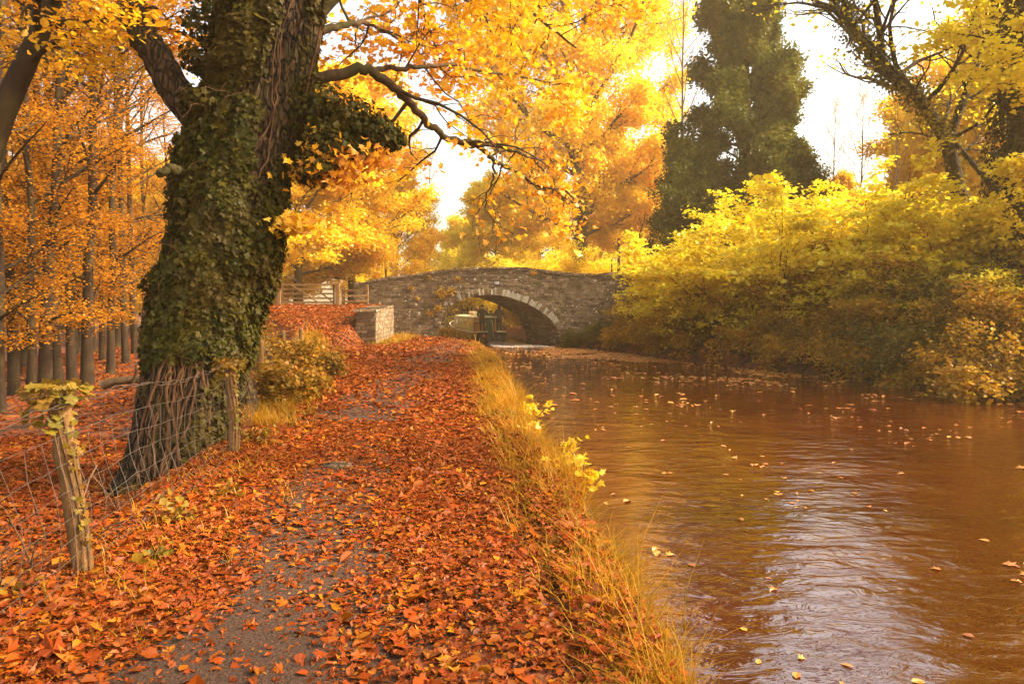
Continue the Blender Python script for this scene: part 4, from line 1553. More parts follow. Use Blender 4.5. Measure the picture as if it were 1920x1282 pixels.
    # taff rails
    for sd in (-1, 1):
        b = MB()
        for z in (1.18,):
            t = np.linspace(0, 1, 9)
            yy = .25 + 1.15 * t
            b.tube(np.stack([sd * (half(yy) - .09), yy, 0 * t + z + .02], 1), .026, 6)
        for yy in (.25, .62, 1.0, 1.40):
            x = sd * (half(np.array(yy)) - .09)
            b.tube(np.array([(x, yy, .5), (x, yy, 1.2)]), .02, 6)
        b.obj("stern_rail", iron, rt)
    b = MB()
    b.tube(np.array([(0, -.28, .25), (0, -.22, 1.0), (.02, .2, 1.28), (.03, .75, 1.36)]), .025, 6)
    b.obj("tiller", flat("boat_brass", (.5, .35, .1), .35), rt)
    for x in (-.62, -.2, .45):
        b = MB()
        a = np.linspace(0, 2 * PI, 17)
        b.tube(np.stack([x + .17 * np.cos(a), -.10 + .55 * (abs(x)) ** 2 + 0 * a, .28 + .17 * np.sin(a)], 1), .055, 6, cap=False)
        b.obj("fender", flat("fender_rubber", (.05, .03, .024), .7), rt)
    b = MB()
    b.box((-.55, -.03, .40), (.16, .10, .18), .2)
    b.obj("lifebuoy_bag", flat("orange_bag", (.75, .16, .02), .6), rt)
    return rt


boat()


def skin(name, verts, edges, radii, mat, parent, sub=2, root=0):
    me = bpy.data.meshes.new(name)
    me.from_pydata([tuple(map(float, v)) for v in verts], edges, [])
    o = bpy.data.objects.new(name, me)
    C.objects.link(o)
    me.materials.append(mat)
    sm = o.modifiers.new("skin", 'SKIN')
    sm.use_smooth_shade = True
    sv = me.skin_vertices[0].data
    for k, r in enumerate(radii):
        sv[k].radius = (r, r) if np.isscalar(r) else r
        sv[k].use_root = (k == root)
    ss_ = o.modifiers.new("sub", 'SUBSURF')
    ss_.levels = ss_.render_levels = sub
    if parent is not None:
        o.parent = parent
    return o


def person(loc, rz, label, jacket, trousers, cap_col, arms, hood):
    """arms: for left and right (x sign) a list of elbow, wrist points"""
    skn = flat("skin_tone", (.42, .22, .14), .5, .05)
    V, E, Rr = [], [], []

    def add(p, r, par=None):
        V.append(p)
        Rr.append(r)
        if par is not None:
            E.append((par, len(V) - 1))
        return len(V) - 1
    pel = add((0, 0, .95), (.13, .10))
    sp_ = add((0, 0, 1.18), (.13, .10), pel)
    ch = add((0, 0, 1.38), (.15, .105), sp_)
    nk = add((0, .005, 1.50), .058, ch)
    hd = add((0, .02, 1.60), .082, nk)
    hd2 = add((0, .015, 1.70), .088, hd)
    add((0, .115, 1.635), .016, hd)
    JV, JE, JR = [], [], []

    def jadd(p, r, par=None):
        JV.append(p)
        JR.append(r)
        if par is not None:
            JE.append((par, len(JV) - 1))
        return len(JV) - 1
    jh = jadd((0, 0, .86), (.185, .145))
    jw = jadd((0, 0, 1.05), (.175, .135), jh)
    jc = jadd((0, 0, 1.33), (.185, .14), jw)
    jn = jadd((0, -.01, 1.47), (.11, .09), jc)
    jadd((0, -.01, 1.54), (.075, .07), jn)
    for sd in (-1, 1):
        el, wr = [np.array(q) for q in arms[0 if sd < 0 else 1]]
        s = add((sd * .175, 0, 1.42), .062, ch)
        e = add(el, .045, s)
        w_ = add(wr, .032, e)
        d = nrm(wr - el)
        pm = add(wr + d * .06, .036, w_)
        sidev = nrm(np.cross(d, [0, 0, 1.0]) + 1e-6)
        for k, (o_, l_) in enumerate(((-.03, .075), (-.01, .09), (.01, .085), (.03, .065))):
            f1 = add(wr + d * .10 + sidev * o_, .010, pm)
            add(wr + d * (.10 + l_ * .55) + sidev * o_ + np.array([0, 0, -.02]), .009, f1)
        f1 = add(wr + d * .06 + sidev * sd * .045, .011, w_)
        add(wr + d * .10 + sidev * sd * .055, .009, f1)
        js = jadd((sd * .19, 0, 1.41), .085, jc)
        je = jadd(el, .066, js)
        jadd(el + (wr - el) * .95, .05, je)
        # legs
        h = add((sd * .095, 0, .90), .09, pel)
        kn = add((sd * .10, .03, .50), .06, h)
        an = add((sd * .105, -.02, .09), .042, kn)
        add((sd * .115, .15, .045), .036, an)
    body = skin("person", V, E, Rr, skn, None)
    body.location = [float(q) for q in loc]
    body.rotation_euler = (0, 0, rz)
    tag(body, label, "person")
    skin("jacket", JV, JE, JR, jacket, body)
    TV = [(0, 0, .93), (-.10, 0, .86), (-.10, .03, .5), (-.105, -.01, .12), (.10, 0, .86), (.10, .03, .5), (.105, -.01, .12)]
    skin("trousers", TV, [(0, 1), (1, 2), (2, 3), (0, 4), (4, 5), (5, 6)], [(.15, .12), .105, .08, .07, .105, .08, .07], trousers, body)
    bo = flat("boot_leather", (.03, .02, .015), .5)
    for sd in (-1, 1):
        skin("boot", [(sd * .105, -.03, .14), (sd * .105, -.03, .06), (sd * .115, .15, .05)], [(0, 1), (1, 2)], [.056, .06, .048], bo, body, root=1)
    if hood:
        skin("hood", [(0, -.06, 1.50), (0, -.015, 1.62), (0, .0, 1.72), (0, -.005, 1.79)], [(0, 1), (1, 2), (2, 3)], [(.10, .09), .115, .11, .05], cap_col, body, root=1)
    else:
        b = MB()
        u, v = np.meshgrid(np.linspace(0, 2 * PI, 18, endpoint=False), np.linspace(0, PI / 2, 6))
        q = np.stack([.108 * np.cos(u) * np.cos(v), .01 + .118 * np.sin(u) * np.cos(v), 1.68 + .12 * np.sin(v)], -1).reshape(-1, 3)
        i = np.arange(5)[:, None] * 18 + np.arange(18)[None]
        j = np.arange(5)[:, None] * 18 + (np.arange(18)[None] + 1) % 18
        b.add(q, np.stack([i, j, j + 18, i + 18], -1).reshape(-1, 4))
        b.box((0, .15, 1.685), (.15, .12, .014))
        b.obj("cap", cap_col, body, smooth=True)
    return body


def boat_pt(x, y, z):
    c, s = math.cos(BRZ), math.sin(BRZ)
    return BOAT + np.array([x * c - y * s, x * s + y * c, z])


person(boat_pt(-.50, .85, .545), BRZ - .1, "person in olive green jacket and cap steering at the left of the boat's stern", flat("olive_cloth", (.12, .10, .04), .9), flat("brown_cloth", (.07, .042, .022), .9),
       flat("dark_cap", (.035, .022, .016), .9), [[(-.30, .06, 1.14), (-.20, .26, 1.02)], [(.34, .12, 1.22), (.50, .34, 1.16)]], False)
person(boat_pt(.56, .70, .545), BRZ + .05, "person in dark purple hooded coat standing at the right of the boat's stern", flat("plum_cloth", (.11, .075, .085), .9), flat("dark_cloth", (.040, .026, .026), .9),
       flat("plum_hood", (.10, .068, .076), .9), [[(-.31, .04, 1.16), (-.16, .26, 1.14)], [(.31, .04, 1.16), (.16, .26, 1.14)]], True)


def wake():
    xs, ys = np.linspace(-2.2, 2.4, 60), np.linspace(36.2, 43.0, 70)
    X, Y = np.meshgrid(xs, ys)
    Z = WATER_Z + .010 + .05 * np.clip(fbm(X * 2.5, Y * 2.0, 3.0, 4) + .25, 0, 1)
    cx = np.interp(ys, [36.2, 43], [.9, -1.1])[:, None]
    keepv = (np.abs(X - cx) < .35 + .28 * (43 - Y).clip(0, 4.5) + .25 * vnoise(X * 3, Y * 3)) & (X > bankL(Y) + .1) & (X < bankR(Y) - .05)
    nx = len(xs)
    i = (np.arange(len(ys) - 1)[:, None] * nx + np.arange(nx - 1)[None]).ravel()
    f = np.stack([i, i + 1, i + nx + 1, i + nx], -1)
    kv = keepv.ravel()
    f = f[kv[f].all(1)]
    mb = MB()
    mb.add(np.stack([X, Y, Z], -1).reshape(-1, 3), f)
    tag(mb.obj("wake_foam", M['foam'], smooth=True), kind="stuff")


wake()

# ------------------------------------------------------------------ trees and shrubs
def ground_at(px, d, dz=0.0):
    x = (px - 960) / 1280 * d
    return (x, d, float(H(x, d)) + dz)


BROAD = lambda f: .35 + .9 * math.sin(PI * min(1, f * .9 + .12)) ** .8
OVAL = lambda f: (max(0.02, math.sin(PI * (f * .88 + .06)))) ** .6
SPIRE = lambda f: 1.08 * (1 - f) ** .7 + .10


def woodland():
    rng = np.random.default_rng(41)
    sp = dict(n=(7, 5), ratio=(.42, .45), ang=.8, amp=.13, up=.02, droop=.10, flat=.22, k=3, minlen=.3, rr=.5, minr=.004, seg=4, sides=(6, 4, 3, 3))
    protos = []
    for k, (Ht, r0, lean, n1) in enumerate(((16, .135, (.5, .3), 40), (15, .17, (-.8, .4), 38), (17, .125, (.9, -.3), 42))):
        mb, an = trunk_tree(rng, Ht, r0, .07, 3.3, lambda f: BROAD(f) * (.35 + .65 * ((f * 7.3) % 1 > .35)), n1, sp, lean=lean, ang=(1.15, .5), wob=.022, flare=.25)
        protos.append((mb, an))
    # barer trunks for the front rows: the boughs start high, a few thin sprays below
    for Ht, r0, lean, n1 in ((17, .125, (.9, .3), 36), (16, .165, (-1.4, .4), 34), (18, .115, (.3, -.3), 36)):
        mb, an = trunk_tree(rng, Ht, r0, .09, 3.0, lambda f: ((.75 if (f * 23.7) % 1 > .45 else .10) if f < .42 else 1.0) * BROAD(f), n1, sp, lean=lean, ang=(1.1, .45), wob=.035, flare=.3)
        protos.append((mb, an))
    spots = [
        (0, 205, 22, 0.3, .95, "tall straight slim beech a little left of the ivy tree trunk"),
        (2, 234, 24.5, 2.0, 1.0, "beech trunk standing nearest the left side of the ivy tree"),
        (1, 172, 28, 1.2, .95, "leaning beech on the small rise behind the slim straight beech"),
        (1, 80, 17.5, 4.0, .95, "thick dark beech trunk closest to the big leaf covered hollow"),
        (0, 106, 19, 2.7, 1.05, "slim beech close behind the thick dark trunk"),
        (2, 22, 18, 5.0, 1.1, "broad beech trunk close to the left border of the woodland"),
        (0, -6, 14.5, 1.0, .8, "slender beech right at the left border, cut by the edge"),
        (1, 45, 25, 3.3, .9, "mid-depth beech between the border trunks and the thick dark trunk"),
        (2, 268, 31, .2, .95, "beech whose trunk shows just at the left edge of the ivy"),
    ]
    deep = [(2, 52, 16.6), (0, 132, 21), (1, 160, 19.7), (2, 190, 25.5), (0, 218, 28.5), (2, 252, 26.5), (0, 30, 22.5), (1, 92, 23.5),   (0, -70, 20), (1, -150, 25),   (2, -50, 41),  (1, 330, 44), (2, 400, 50), (0, -120, 33),  (2, -260, 15), (1, -40, 28),
             (0, 140, 27.5)]
    deep_label = "dim beech deep in the woodland behind the front trunks"
    roots = {}
    for k, px, d, rz, s, lab in spots:
        k += 3
        if k not in roots:
            mb, an = protos[k]
            roots[k] = plant("beech_tree", rng, ground_at(px, d), mb, an, 'leaf_beech', 16, (.26, .26, .26), .085, LEAF_RHOMB, lab, "tree", 'bark_beech', .34, .22, "beeches in the woodland", "trunk", lim=11500)
            roots[k].rotation_euler = (0, 0, rz)
            roots[k].scale = (s, s, s)
        else:
            dup(roots[k], ground_at(px, d), rz, s, lab, "beeches in the woodland")
    mb, an = protos[0]
    for k in range(3):
        mb, an = protos[k]
        px, d = ((60, 33), (150, 35), (0, 37))[k]
        roots[k] = plant("beech_tree", rng, ground_at(px, d), mb, an, 'leaf_beech', 16, (.26, .26, .26), .085, LEAF_RHOMB, deep_label, "tree", 'bark_beech', .34, .22, "beeches deep in the wood", "trunk", lim=11500)
    for i, (k, px, d) in enumerate(deep):
        k += 3 if d < 29 else 0
        dup(roots[k], ground_at(px, d), i * 1.7, .85 + .3 * ((i * 37) % 10) / 10, deep_label, "beeches deep in the wood")
    for k, x, y, rz, s, lab in ((0, 20, -1, .4, 1.25, "unseen tall beech added for shade on the far bank well outside the right border"), (1, 23, 5, 1.4, 1.35, "second unseen tall beech added for shade on the far bank outside the right border"), (2, 22, 11.5, 2.4, 1.25, "third unseen tall beech added for shade on the far bank outside the right border"), (0, 21.5, 15.8, 3.4, 1.05, "fourth unseen tall beech added for shade on the far bank just outside the right border")):
        dup(roots[k], (x, y, float(H(x, y))), rz, s, lab, "unseen tall beeches added for shade")  # beeches added out of view to shade the near path, ivy tree and bank
    # the leaning trunk in the top left corner
    w = np.array([P(x, y, d) for x, y, d in ((-205, 800, 8.2), (-140, 600, 8.1), (-60, 390, 8.0), (2, 215, 8.0), (38, 140, 8.1), (75, 60, 8.2), (100, 0, 8.3), (128, -90, 8.5), (160, -230, 8.8), (190, -400, 9.2))])
    loc = np.array([w[0][0], w[0][1], float(H(w[0][0], w[0][1]))])
    w = w - loc
    w[0][2] = -.2
    mb, an = trunk_tree(rng, 8, .185, .45, 2.6, OVAL, 16, dict(sp, flat=.4, droop=.2), pts=w, flare=.3, ang=(1.2, .8))
    plant("leaning_tree", rng, loc, mb, an, 'leaf_orange', 9, (.18, .18, .18), .08, LEAF_BEECHY, "thick bare trunk leaning across the top left corner", "tree", 'bark_beech', .4, .4, None, "trunk", lim=9000)
    # fallen log in the hollow
    x, y, z = ground_at(205, 18.5)
    b = MB()
    t = np.linspace(0, 1, 14)
    b.tube(np.stack([t * 1.9 - .3, t * .7, .12 + .35 * t + .03 * np.sin(t * 9)], 1), .13 - .05 * t, 9)
    b.tube(np.array([(.5, .2, .2), (.7, .0, .5), (.75, -.1, .75)]), (.05, .035, .015), 6)
    o = b.obj("fallen_log", M['bark_dark'], smooth=True)
    o.location = (x, y, z)
    tag(o, "dark fallen log on the leaf covered floor left of the ivy tree", "log")
    # far post fence in the wood
    pts = [(40 + 23 * k, 33 + .5 * k) for k in range(11)]
    x0, y0, z0 = ground_at(*pts[0])
    rt = empty("post_fence", (x0, y0, z0), "far line of thin fence posts at the bright edge of the wood", "fence")
    wires = [[], []]
    for px, d in pts:
        x, y, z = ground_at(px, d)
        b = MB()
        b.tube(np.array([(x - x0, y - y0, z - z0 - .2), (x - x0 + .02, y - y0, z - z0 + 1.15)]), .055, 7)
        b.obj("post", M['wood_dark'], rt)
        for q, h in zip(wires, (.6, 1.0)):
            q.append((x - x0, y - y0, z - z0 + h))
    b = MB()
    for q in wires:
        b.tube(np.array(q), .008, 4)
    b.obj("fence_wire", M['wire'], rt)


woodland()


def yellow_trees():
    rng = np.random.default_rng(51)
    sp = dict(n=(8, 6), ratio=(.45, .45), ang=.75, amp=.16, up=.05, droop=.05, flat=.7, k=3, minlen=.5, rr=.52, minr=.008, seg=5, sides=(7, 5, 3, 3))
    # the great tree behind the bridge
    mb, an = trunk_tree(rng, 31, .62, .16, 9.6, BROAD, 52, sp, lean=(.6, 0), ang=(1.35, .45), wob=.015, flare=.35)
    big = plant("broadleaf_tree", rng, ground_at(1085, 65), mb, an, 'leaf_yellow', 30, (.45, .45, .45), .25, LEAF_RHOMB, "huge golden yellow tree towering behind the middle of the bridge", "tree", 'bark_dark', .65, .7, None, "trunk", lim=240000)
    big.scale = (1.08, 1.1, 1.22)
    # ivy round its foot
    n = 5000
    z = rng.uniform(0, 9, n)
    a = rng.uniform(0, 2 * PI, n)
    r = .62 * (1 - z / 34) + rng.uniform(.0, .35, n) * (.6 + .8 * fbm(np.cos(a) * 2, np.sin(a) * 2, z * .7))
    im = MB()
    o = np.stack([np.cos(a), np.sin(a), 0 * a], 1)
    leaves_into(im, o * r[:, None] + np.stack([.6 * (z / 31) ** 1.3, 0 * z, z], 1), o + rng.normal(0, .5, (n, 3)), .15, LEAF_RHOMB, rng)
    im.obj("ivy", M['leaf_dark'], big)
    sp2 = dict(sp, n=(7, 5), flat=.5)
    mb, an = trunk_tree(rng, 14, .28, .08, 5.4, BROAD, 34, sp2, lean=(-.4, 0), ang=(1.4, .6), wob=.03)
    mid = plant("broadleaf_tree", rng, ground_at(662, 47), mb, an, 'leaf_yellow', 30, (.38, .38, .38), .20, LEAF_RHOMB, "dense lemon yellow tree behind the field gate", "tree", 'bark_dark', .6, .5, "yellow trees beyond the canal bridge", "trunk", lim=115000)
    mb, an = trunk_tree(rng, 12, .25, .05, 5.0, OVAL, 34, sp2, lean=(.5, .2), ang=(1.4, .5), wob=.03)
    low = plant("broadleaf_tree", rng, ground_at(925, 74), mb, an, 'leaf_gold', 30, (.38, .38, .38), .23, LEAF_RHOMB, "rounded golden tree showing above the crown of the bridge", "tree", 'bark_dark', .6, .6, "yellow trees beyond the canal bridge", "trunk", lim=100000)
    g = "yellow trees beyond the canal bridge"
    for src, px, d, rz, s, lab in (
        (mid, 560, 43, 2.0, .95, "yellow tree hanging over the gate right beside the ivy tree"),
        (low, 470, 52, 1.0, 1.15, "golden tree mostly hidden behind the ivy tree trunk"),
        (mid, 742, 62, 4.0, .80, "smaller yellow tree between the gate tree and the pale birch"),
        (low, 1015, 80, 3.0, 1.05, "golden tree between the bridge crown and the huge yellow tree"),
        (low, 868, 92, 5.0, .85, "low distant yellow tree under the bright sky gap"),
        (mid, 1180, 66, 1.4, .85, "yellow tree behind the tall pole and the bridge's right end"),
        (low, 1250, 70, .4, .90, "short golden tree left of the dark evergreen's foot"),
        (mid, 1130, 84, 2.2, .9, "distant yellow tree right behind the huge golden trunk"),
        (mid, 1560, 46, 3.1, .52, "yellow tree rising behind the hazel thicket right of the evergreen"),
        (low, 1700, 42, 4.4, .58, "golden tree behind the leaning ivy grown tree"),
        (mid, 1835, 38, 5.2, .85, "yellow tree between the leaning tree and the dark ivy column"),
        (low, 1960, 32, 2.6, 1.0, "golden tree behind the dark ivy column at the right border"),
        (mid, 380, 62, 1.1, 1.0, "yellow tree seen through the wood left of the ivy tree"),
        (low, 250, 66, 2.1, 1.1, "golden tree glowing at the far end of the wood"),
        (mid, 120, 64, .5, 1.1, "yellow tree at the far side of the wood behind the post fence"),
        (low, 0, 68, 3.5, 1.15, "golden tree far off at the left end of the wood"),
        (mid, -140, 60, 4.5, 1.2, "yellow tree beyond the left border of the wood"),
    ):
        dup(src, ground_at(px, d), rz, s, lab, g)
    # small trees and scrub seen through the arch
    mb, an = stems_shrub(rng, 13, 4.6, .8, dict(sp2, n=(7, 4), up1=.05, droop1=.12, minr=.006), .05, .6)
    sc_ = plant("canal_shrub", rng, (3.4, 47, float(H(3.4, 47))), mb, an, 'leaf_gold', 18, (.28, .28, .28), .14, LEAF_RHOMB, "yellow shrub seen through the right side of the arch", "shrub", 'twig', .6, .6, "shrubs seen through the arch", lim=24000)
    for x, y, rz, s, lab in ((1.8, 53, 1.0, 1.0, "second yellow shrub through the arch behind the hooded person"), (.9, 59, 2.2, 1.1, "farther yellow shrub through the arch above the boat cabin"), (-1.2, 67, .4, 1.3, "distant yellow shrub beyond the boat's bow"),
                             (-4.5, 76, 3.3, 1.5, "most distant yellow shrub where the canal bends away"), (-13.5, 63, 5.1, 1.0, "yellow shrub on the towpath side beyond the bridge"), (-11.6, 55, 4.1, .8, "low yellow shrub left of the boat beyond the arch"), (1.25, 45.2, 2.7, .62, "small yellow shrub at the water's edge just past the arch's right side"),
                             (.9, 50.0, 5.0, .85, "yellow shrub behind the right hand rail of the boat"), (-6.3, 83, 1.9, 1.8, "large far yellow shrub closing the view left of the boat cabin"), (-9.0, 90, .9, 1.9, "last yellow shrub at the left rim of the arch opening")):
        dup(sc_, (x, y, float(H(x, y))), rz, s, lab, "shrubs seen through the arch")
    # pale nearly bare birches
    sb = dict(sp, n=(6, 5), ratio=(.5, .5), ang=.6, up=.10, droop=.02, minr=.007, amp=.12, sides=(5, 4, 3, 3), k=2)
    mb, an = trunk_tree(rng, 22, .14, .22, 3.4, OVAL, 34, sb, ang=(.9, .4), wob=.015, flare=.2)
    bi = plant("birch_tree", rng, ground_at(1270, 45), mb, an, 'leaf_orange', .6, (.2, .2, .2), .12, LEAF_RHOMB, "tall thin almost bare birch between the golden tree and the dark evergreen", "tree", 'bark_pale', .6, .6, "bare thin birches", "trunk")
    for px, d, rz, s, lab in ((805, 66, 1.0, .80, "pale bare birch in the bright sky gap left of the bridge crown"), (1610, 37, 2.0, .50, "bare twiggy birch against the white sky right of the evergreen"), (1675, 34, 4.0, .46, "bare thin birch just left of the leaning tree"),
                              (1555, 40, 5.5, .52, "bare birch close to the right flank of the evergreen")):
        dup(bi, ground_at(px, d), rz, s, lab, "bare thin birches")


yellow_trees()


def evergreen():
    rng = np.random.default_rng(61)
    sp = dict(n=(8, 5), ratio=(.5, .45), ang=.8, amp=.15, up=.06, droop=.06, flat=.8, k=3, minlen=.35, rr=.5, minr=.006, seg=4, sides=(5, 4, 3, 3))
    mb, an = trunk_tree(rng, 28, .42, .02, 3.9, SPIRE, 96, sp, ang=(1.25, .5), wob=.01)
    ev = plant("evergreen_tree", rng, ground_at(1390, 42), mb, an, 'leaf_holly', 34, (.22, .22, .24), .20, LEAF_RHOMB, "tall dark green evergreen spire against the white sky", "tree", 'bark_dark', .7, .9, None, "trunk", lim=260000)
    mb, an = trunk_tree(rng, 10.5, .2, .02, 3.6, lambda f: (1 - f) ** .55 * (.75 + .5 * ((f * 5.7) % 1)), 50, sp, ang=(1.3, .5), wob=.02)
    e2 = plant("evergreen_tree", rng, ground_at(1278, 40), mb, an, 'leaf_holly', 24, (.17, .17, .19), .16, LEAF_RHOMB, "shorter dark evergreen at the left foot of the tall spire", "tree", 'bark_dark', .7, .9, "small evergreens beside the spire", "trunk", lim=60000)
    e2.scale = (.82, .82, .82)
    dup(e2, ground_at(1488, 41), 2.0, .85, "shorter dark evergreen at the right foot of the tall spire", "small evergreens beside the spire")


evergreen()


def right_bank():
    rng = np.random.default_rng(71)
    sp = dict(n=(9, 5), ratio=(.40, .45), ang=.75, amp=.14, up=.02, droop=.14, flat=.35, k=3, minlen=.25, rr=.5, minr=.004, seg=4, sides=(5, 4, 3, 3), t0=(.18, .15))
    hz = []
    g = "hazels on the far bank"
    specs = [(1480, 25, 5.5, "tallest lime yellow hazel in the middle of the far bank"), (1345, 28, 4.9, "lime yellow hazel spreading in front of the dark evergreen"), (1640, 23, 5.0, "bushy yellow hazel just left of the leaning tree's foot")]
    for k, (px, d, ht, lab) in enumerate(specs):
        mb, an = stems_shrub(rng, 17, ht, .72, dict(sp, up1=.04, droop1=.20), .045, .5)
        hz.append(plant("hazel_bush", rng, ground_at(px, d), mb, an, 'leaf_lime', 6.5, (.19, .19, .19), .15, LEAF_ROUND, lab, "bush", 'twig', .42, .3, g, lim=17000))
    for k, px, d, rz, s, lab in ((1, 1300, 32.5, 2.0, .72, "yellow hazel between the bridge wall and the evergreen"), (0, 1262, 35.5, 4.0, .55, "small yellow hazel leaning against the right end of the bridge"),
                                 (2, 1760, 21.5, 1.0, .80, "yellow hazel under the leaning tree"), (0, 1560, 29, 5.0, .95, "yellow hazel standing behind the tallest one"), (1, 1890, 21.5, .8, .70, "yellow hazel at the right border below the ivy column"),
                                 (2, 1420, 31, 3.6, .95, "yellow hazel tucked under the evergreen spire")):
        dup(hz[k], ground_at(px, d), rz, s, lab, g)
    # lower shrubs over the water
    bs = dict(sp, n=(8, 4), ratio=(.45, .5), up=0, droop=.25, flat=.4, minlen=.15, minr=.003)
    lows = []
    for k, (leaf, ht, tilt, size, tm) in enumerate((('leaf_bank', 2.3, 1.15, .085, LEAF_ROUND), ('leaf_bank', 1.7, 1.25, .075, LEAF_BEECHY), ('leaf_dark', 1.9, 1.15, .08, LEAF_ROUND), ('leaf_lime', 2.9, .95, .11, LEAF_ROUND))):
        mb, an = stems_shrub(rng, 20, ht, tilt, dict(bs, up1=.0, droop1=.34 if k < 3 else .2), .018, .5)
        lows.append((mb, an, leaf, size, tm))
    g2 = "shrubs hanging over the far water's edge"
    rows = [
        # k, px, d, rot, scale, label
        (2, 1090, 36.4, 0, .62, "dark green shrub against the foot of the bridge arch"),
        (2, 1140, 35.0, 1, .66, "second dark green shrub right of the bridge arch foot"),
        (1, 1195, 33.4, 2, .8, "orange brown shrub where the dark shrubs by the bridge end"),
        (0, 1240, 31.6, 3, 1.0, "rusty waterside shrub under the small hazels"),
        (1, 1290, 30.0, 4, 1.1, "brown waterside shrub below the evergreen"),
        (0, 1350, 28.2, 5, 1.05, "ochre shrub trailing in the water below the first big hazel"),
        (2, 1405, 26.6, 0.5, .8, "dull green waterside shrub below the tallest hazel"),
        (0, 1450, 25.2, 1.5, 1.0, "brown and yellow shrub bending low to the water"),
        (1, 1510, 23.8, 2.5, 1.15, "flat orange shrub spreading over the water in mid bank"),
        (0, 1570, 22.4, 3.5, .95, "yellow speckled shrub hanging over the floating leaf raft"),
        (1, 1630, 21.2, 4.5, 1.1, "low russet shrub right of the yellow speckled one"),
        (2, 1690, 20.2, 5.5, 1.0, "dark green waterside shrub below the leaning tree"),
        (0, 1750, 19.3, .8, 1.05, "orange tipped shrub right of the dark waterside shrub"),
        (2, 1815, 18.3, 1.8, 1.05, "large dark green shrub near the right border over the water"),
        (1, 1880, 17.5, 2.8, 1.2, "brown fern like shrub at the right border of the far bank"),
        (0, 1950, 16.6, 3.8, 1.2, "waterside shrub cut by the right border"),
    ]
    up = [
        (3, 1225, 35.6, 1.1, .68, "yellow shrub pushing its leaves across the bridge wall"),
        (3, 1300, 32.0, 2.1, .95, "lime shrub halfway up the bank left of the first big hazel"),
        (3, 1400, 28.5, 3.1, .95, "lime shrub halfway up the bank below the evergreen"),
        (3, 1520, 25.6, 4.1, .95, "lime shrub halfway up the bank in front of the tallest hazel"),
        (0, 1600, 24.6, 5.1, 1.25, "ochre shrub halfway up the bank under the bushy hazel"),
        (3, 1690, 22.4, .1, .8, "yellow green shrub left of the leaning tree's foot"),
        (0, 1780, 21.0, 1.6, 1.3, "brown shrub at the foot of the leaning tree"),
        (2, 1850, 20.2, 2.6, 1.4, "dark green shrub under the ivy column"),
        (3, 1935, 18.6, 3.6, .8, "yellow shrub rising at the right border over the brown one"),
        (0, 1250, 34.0, 4.6, 1.0, "golden brown shrub beside the bridge's right end"),
    ]
    roots = {}
    for lst, gg in ((rows, g2), (up, "shrubs halfway up the far bank")):
        for k, px, d, rz, s, lab in lst:
            x, y, z = ground_at(px, d)
            if lst is rows:
                x = max(x, float(bankR(d)) + .30)
                z = float(H(x, d))
            if k not in roots:
                mb, an, leaf, size, tm = lows[k]
                roots[k] = plant("bank_shrub", rng, (x, y, z), mb, an, leaf, 9, (.16, .16, .16), size, tm, lab, "shrub", 'twig', .5, .5, gg, lim=17000)
                roots[k].rotation_euler = (0, 0, rz)
                roots[k].scale = (s, s, s)
            else:
                dup(roots[k], (x, y, z), rz, s, lab, gg)
    # the leaning tree with ivy in its top
    w = np.array([P(*q) for q in ((1818, 520, 23), (1812, 440, 23), (1803, 385, 22.9), (1790, 330, 22.8), (1776, 265, 22.5), (1725, 185, 22.3), (1655, 132, 22), (1602, 60, 21.8), (1578, -10, 21.6), (1560, -120, 21.4))])
    loc = np.array([w[0][0], w[0][1], float(H(w[0][0], w[0][1]))])
    w -= loc
    w[0][2] = -.3
    tsp = dict(n=(7, 5), ratio=(.5, .5), ang=.7, amp=.2, up=.04, droop=.06, flat=.9, k=2, minlen=.3, rr=.5, minr=.006, seg=5, sides=(6, 4, 3, 3))
    mb, an = trunk_tree(rng, 11, .30, .38, 4.2, OVAL, 20, tsp, pts=w, flare=.3, ang=(1.1, .6))
    for pts, r0, r1 in ((((1776, 268, 22.5), (1800, 205, 22.4), (1822, 150, 22.5), (1850, 70, 22.6), (1870, -30, 22.8)), .16, .05), (((1940, 430, 21), (1880, 375, 21.5), (1840, 325, 22), (1785, 262, 22.4)), .11, .07),
                        (((1655, 132, 22), (1650, 60, 21.8), (1640, 0, 21.6), (1632, -90, 21.5)), .13, .05), (((1602, 60, 21.8), (1560, 18, 21.5), (1500, 5, 21.2), (1430, 12, 21)), .07, .015), (((1835, 520, 23.2), (1838, 440, 23.1), (1828, 390, 23)), .17, .13)):
        q = np.array([P(*a) for a in pts]) - loc
        kk = np.linspace(0, len(q) - 1, 14)
        q = np.stack([np.interp(kk, np.arange(len(q)), q[:, a]) for a in range(3)], 1)
        if r1 < .06:
            grow(rng, mb, an, q, r0, r1, 0, dict(tsp, n=(9, 4)))
        else:
            mb.tube(q, np.linspace(r0, r1, 14), 9)
    rt = plant("leaning_ivy_tree", rng, loc, mb, an, 'leaf_lime', .8, (.2, .2, .2), .13, LEAF_ROUND, "crooked tree leaning to the left over the far bank with ivy in its upper limbs", "tree", 'bark_old', .5, .5, None, "trunk")
    im = MB()
    for j in range(len(w) - 1):
        n = (40, 60, 120, 160, 700, 1100, 900, 700, 500)[j]
        f = rng.uniform(0, 1, n)
        q = w[j] + (w[j + 1] - w[j]) * f[:, None]
        o = rng.normal(size=(n, 3))
        o = nrm(o) * (.22 + np.abs(rng.normal(0, .22, n)))[:, None]
        leaves_into(im, q + o, nrm(o) + rng.normal(0, .5, (n, 3)), .10, LEAF_IVY, rng)
    im.obj("ivy", M['leaf_dark'], rt)
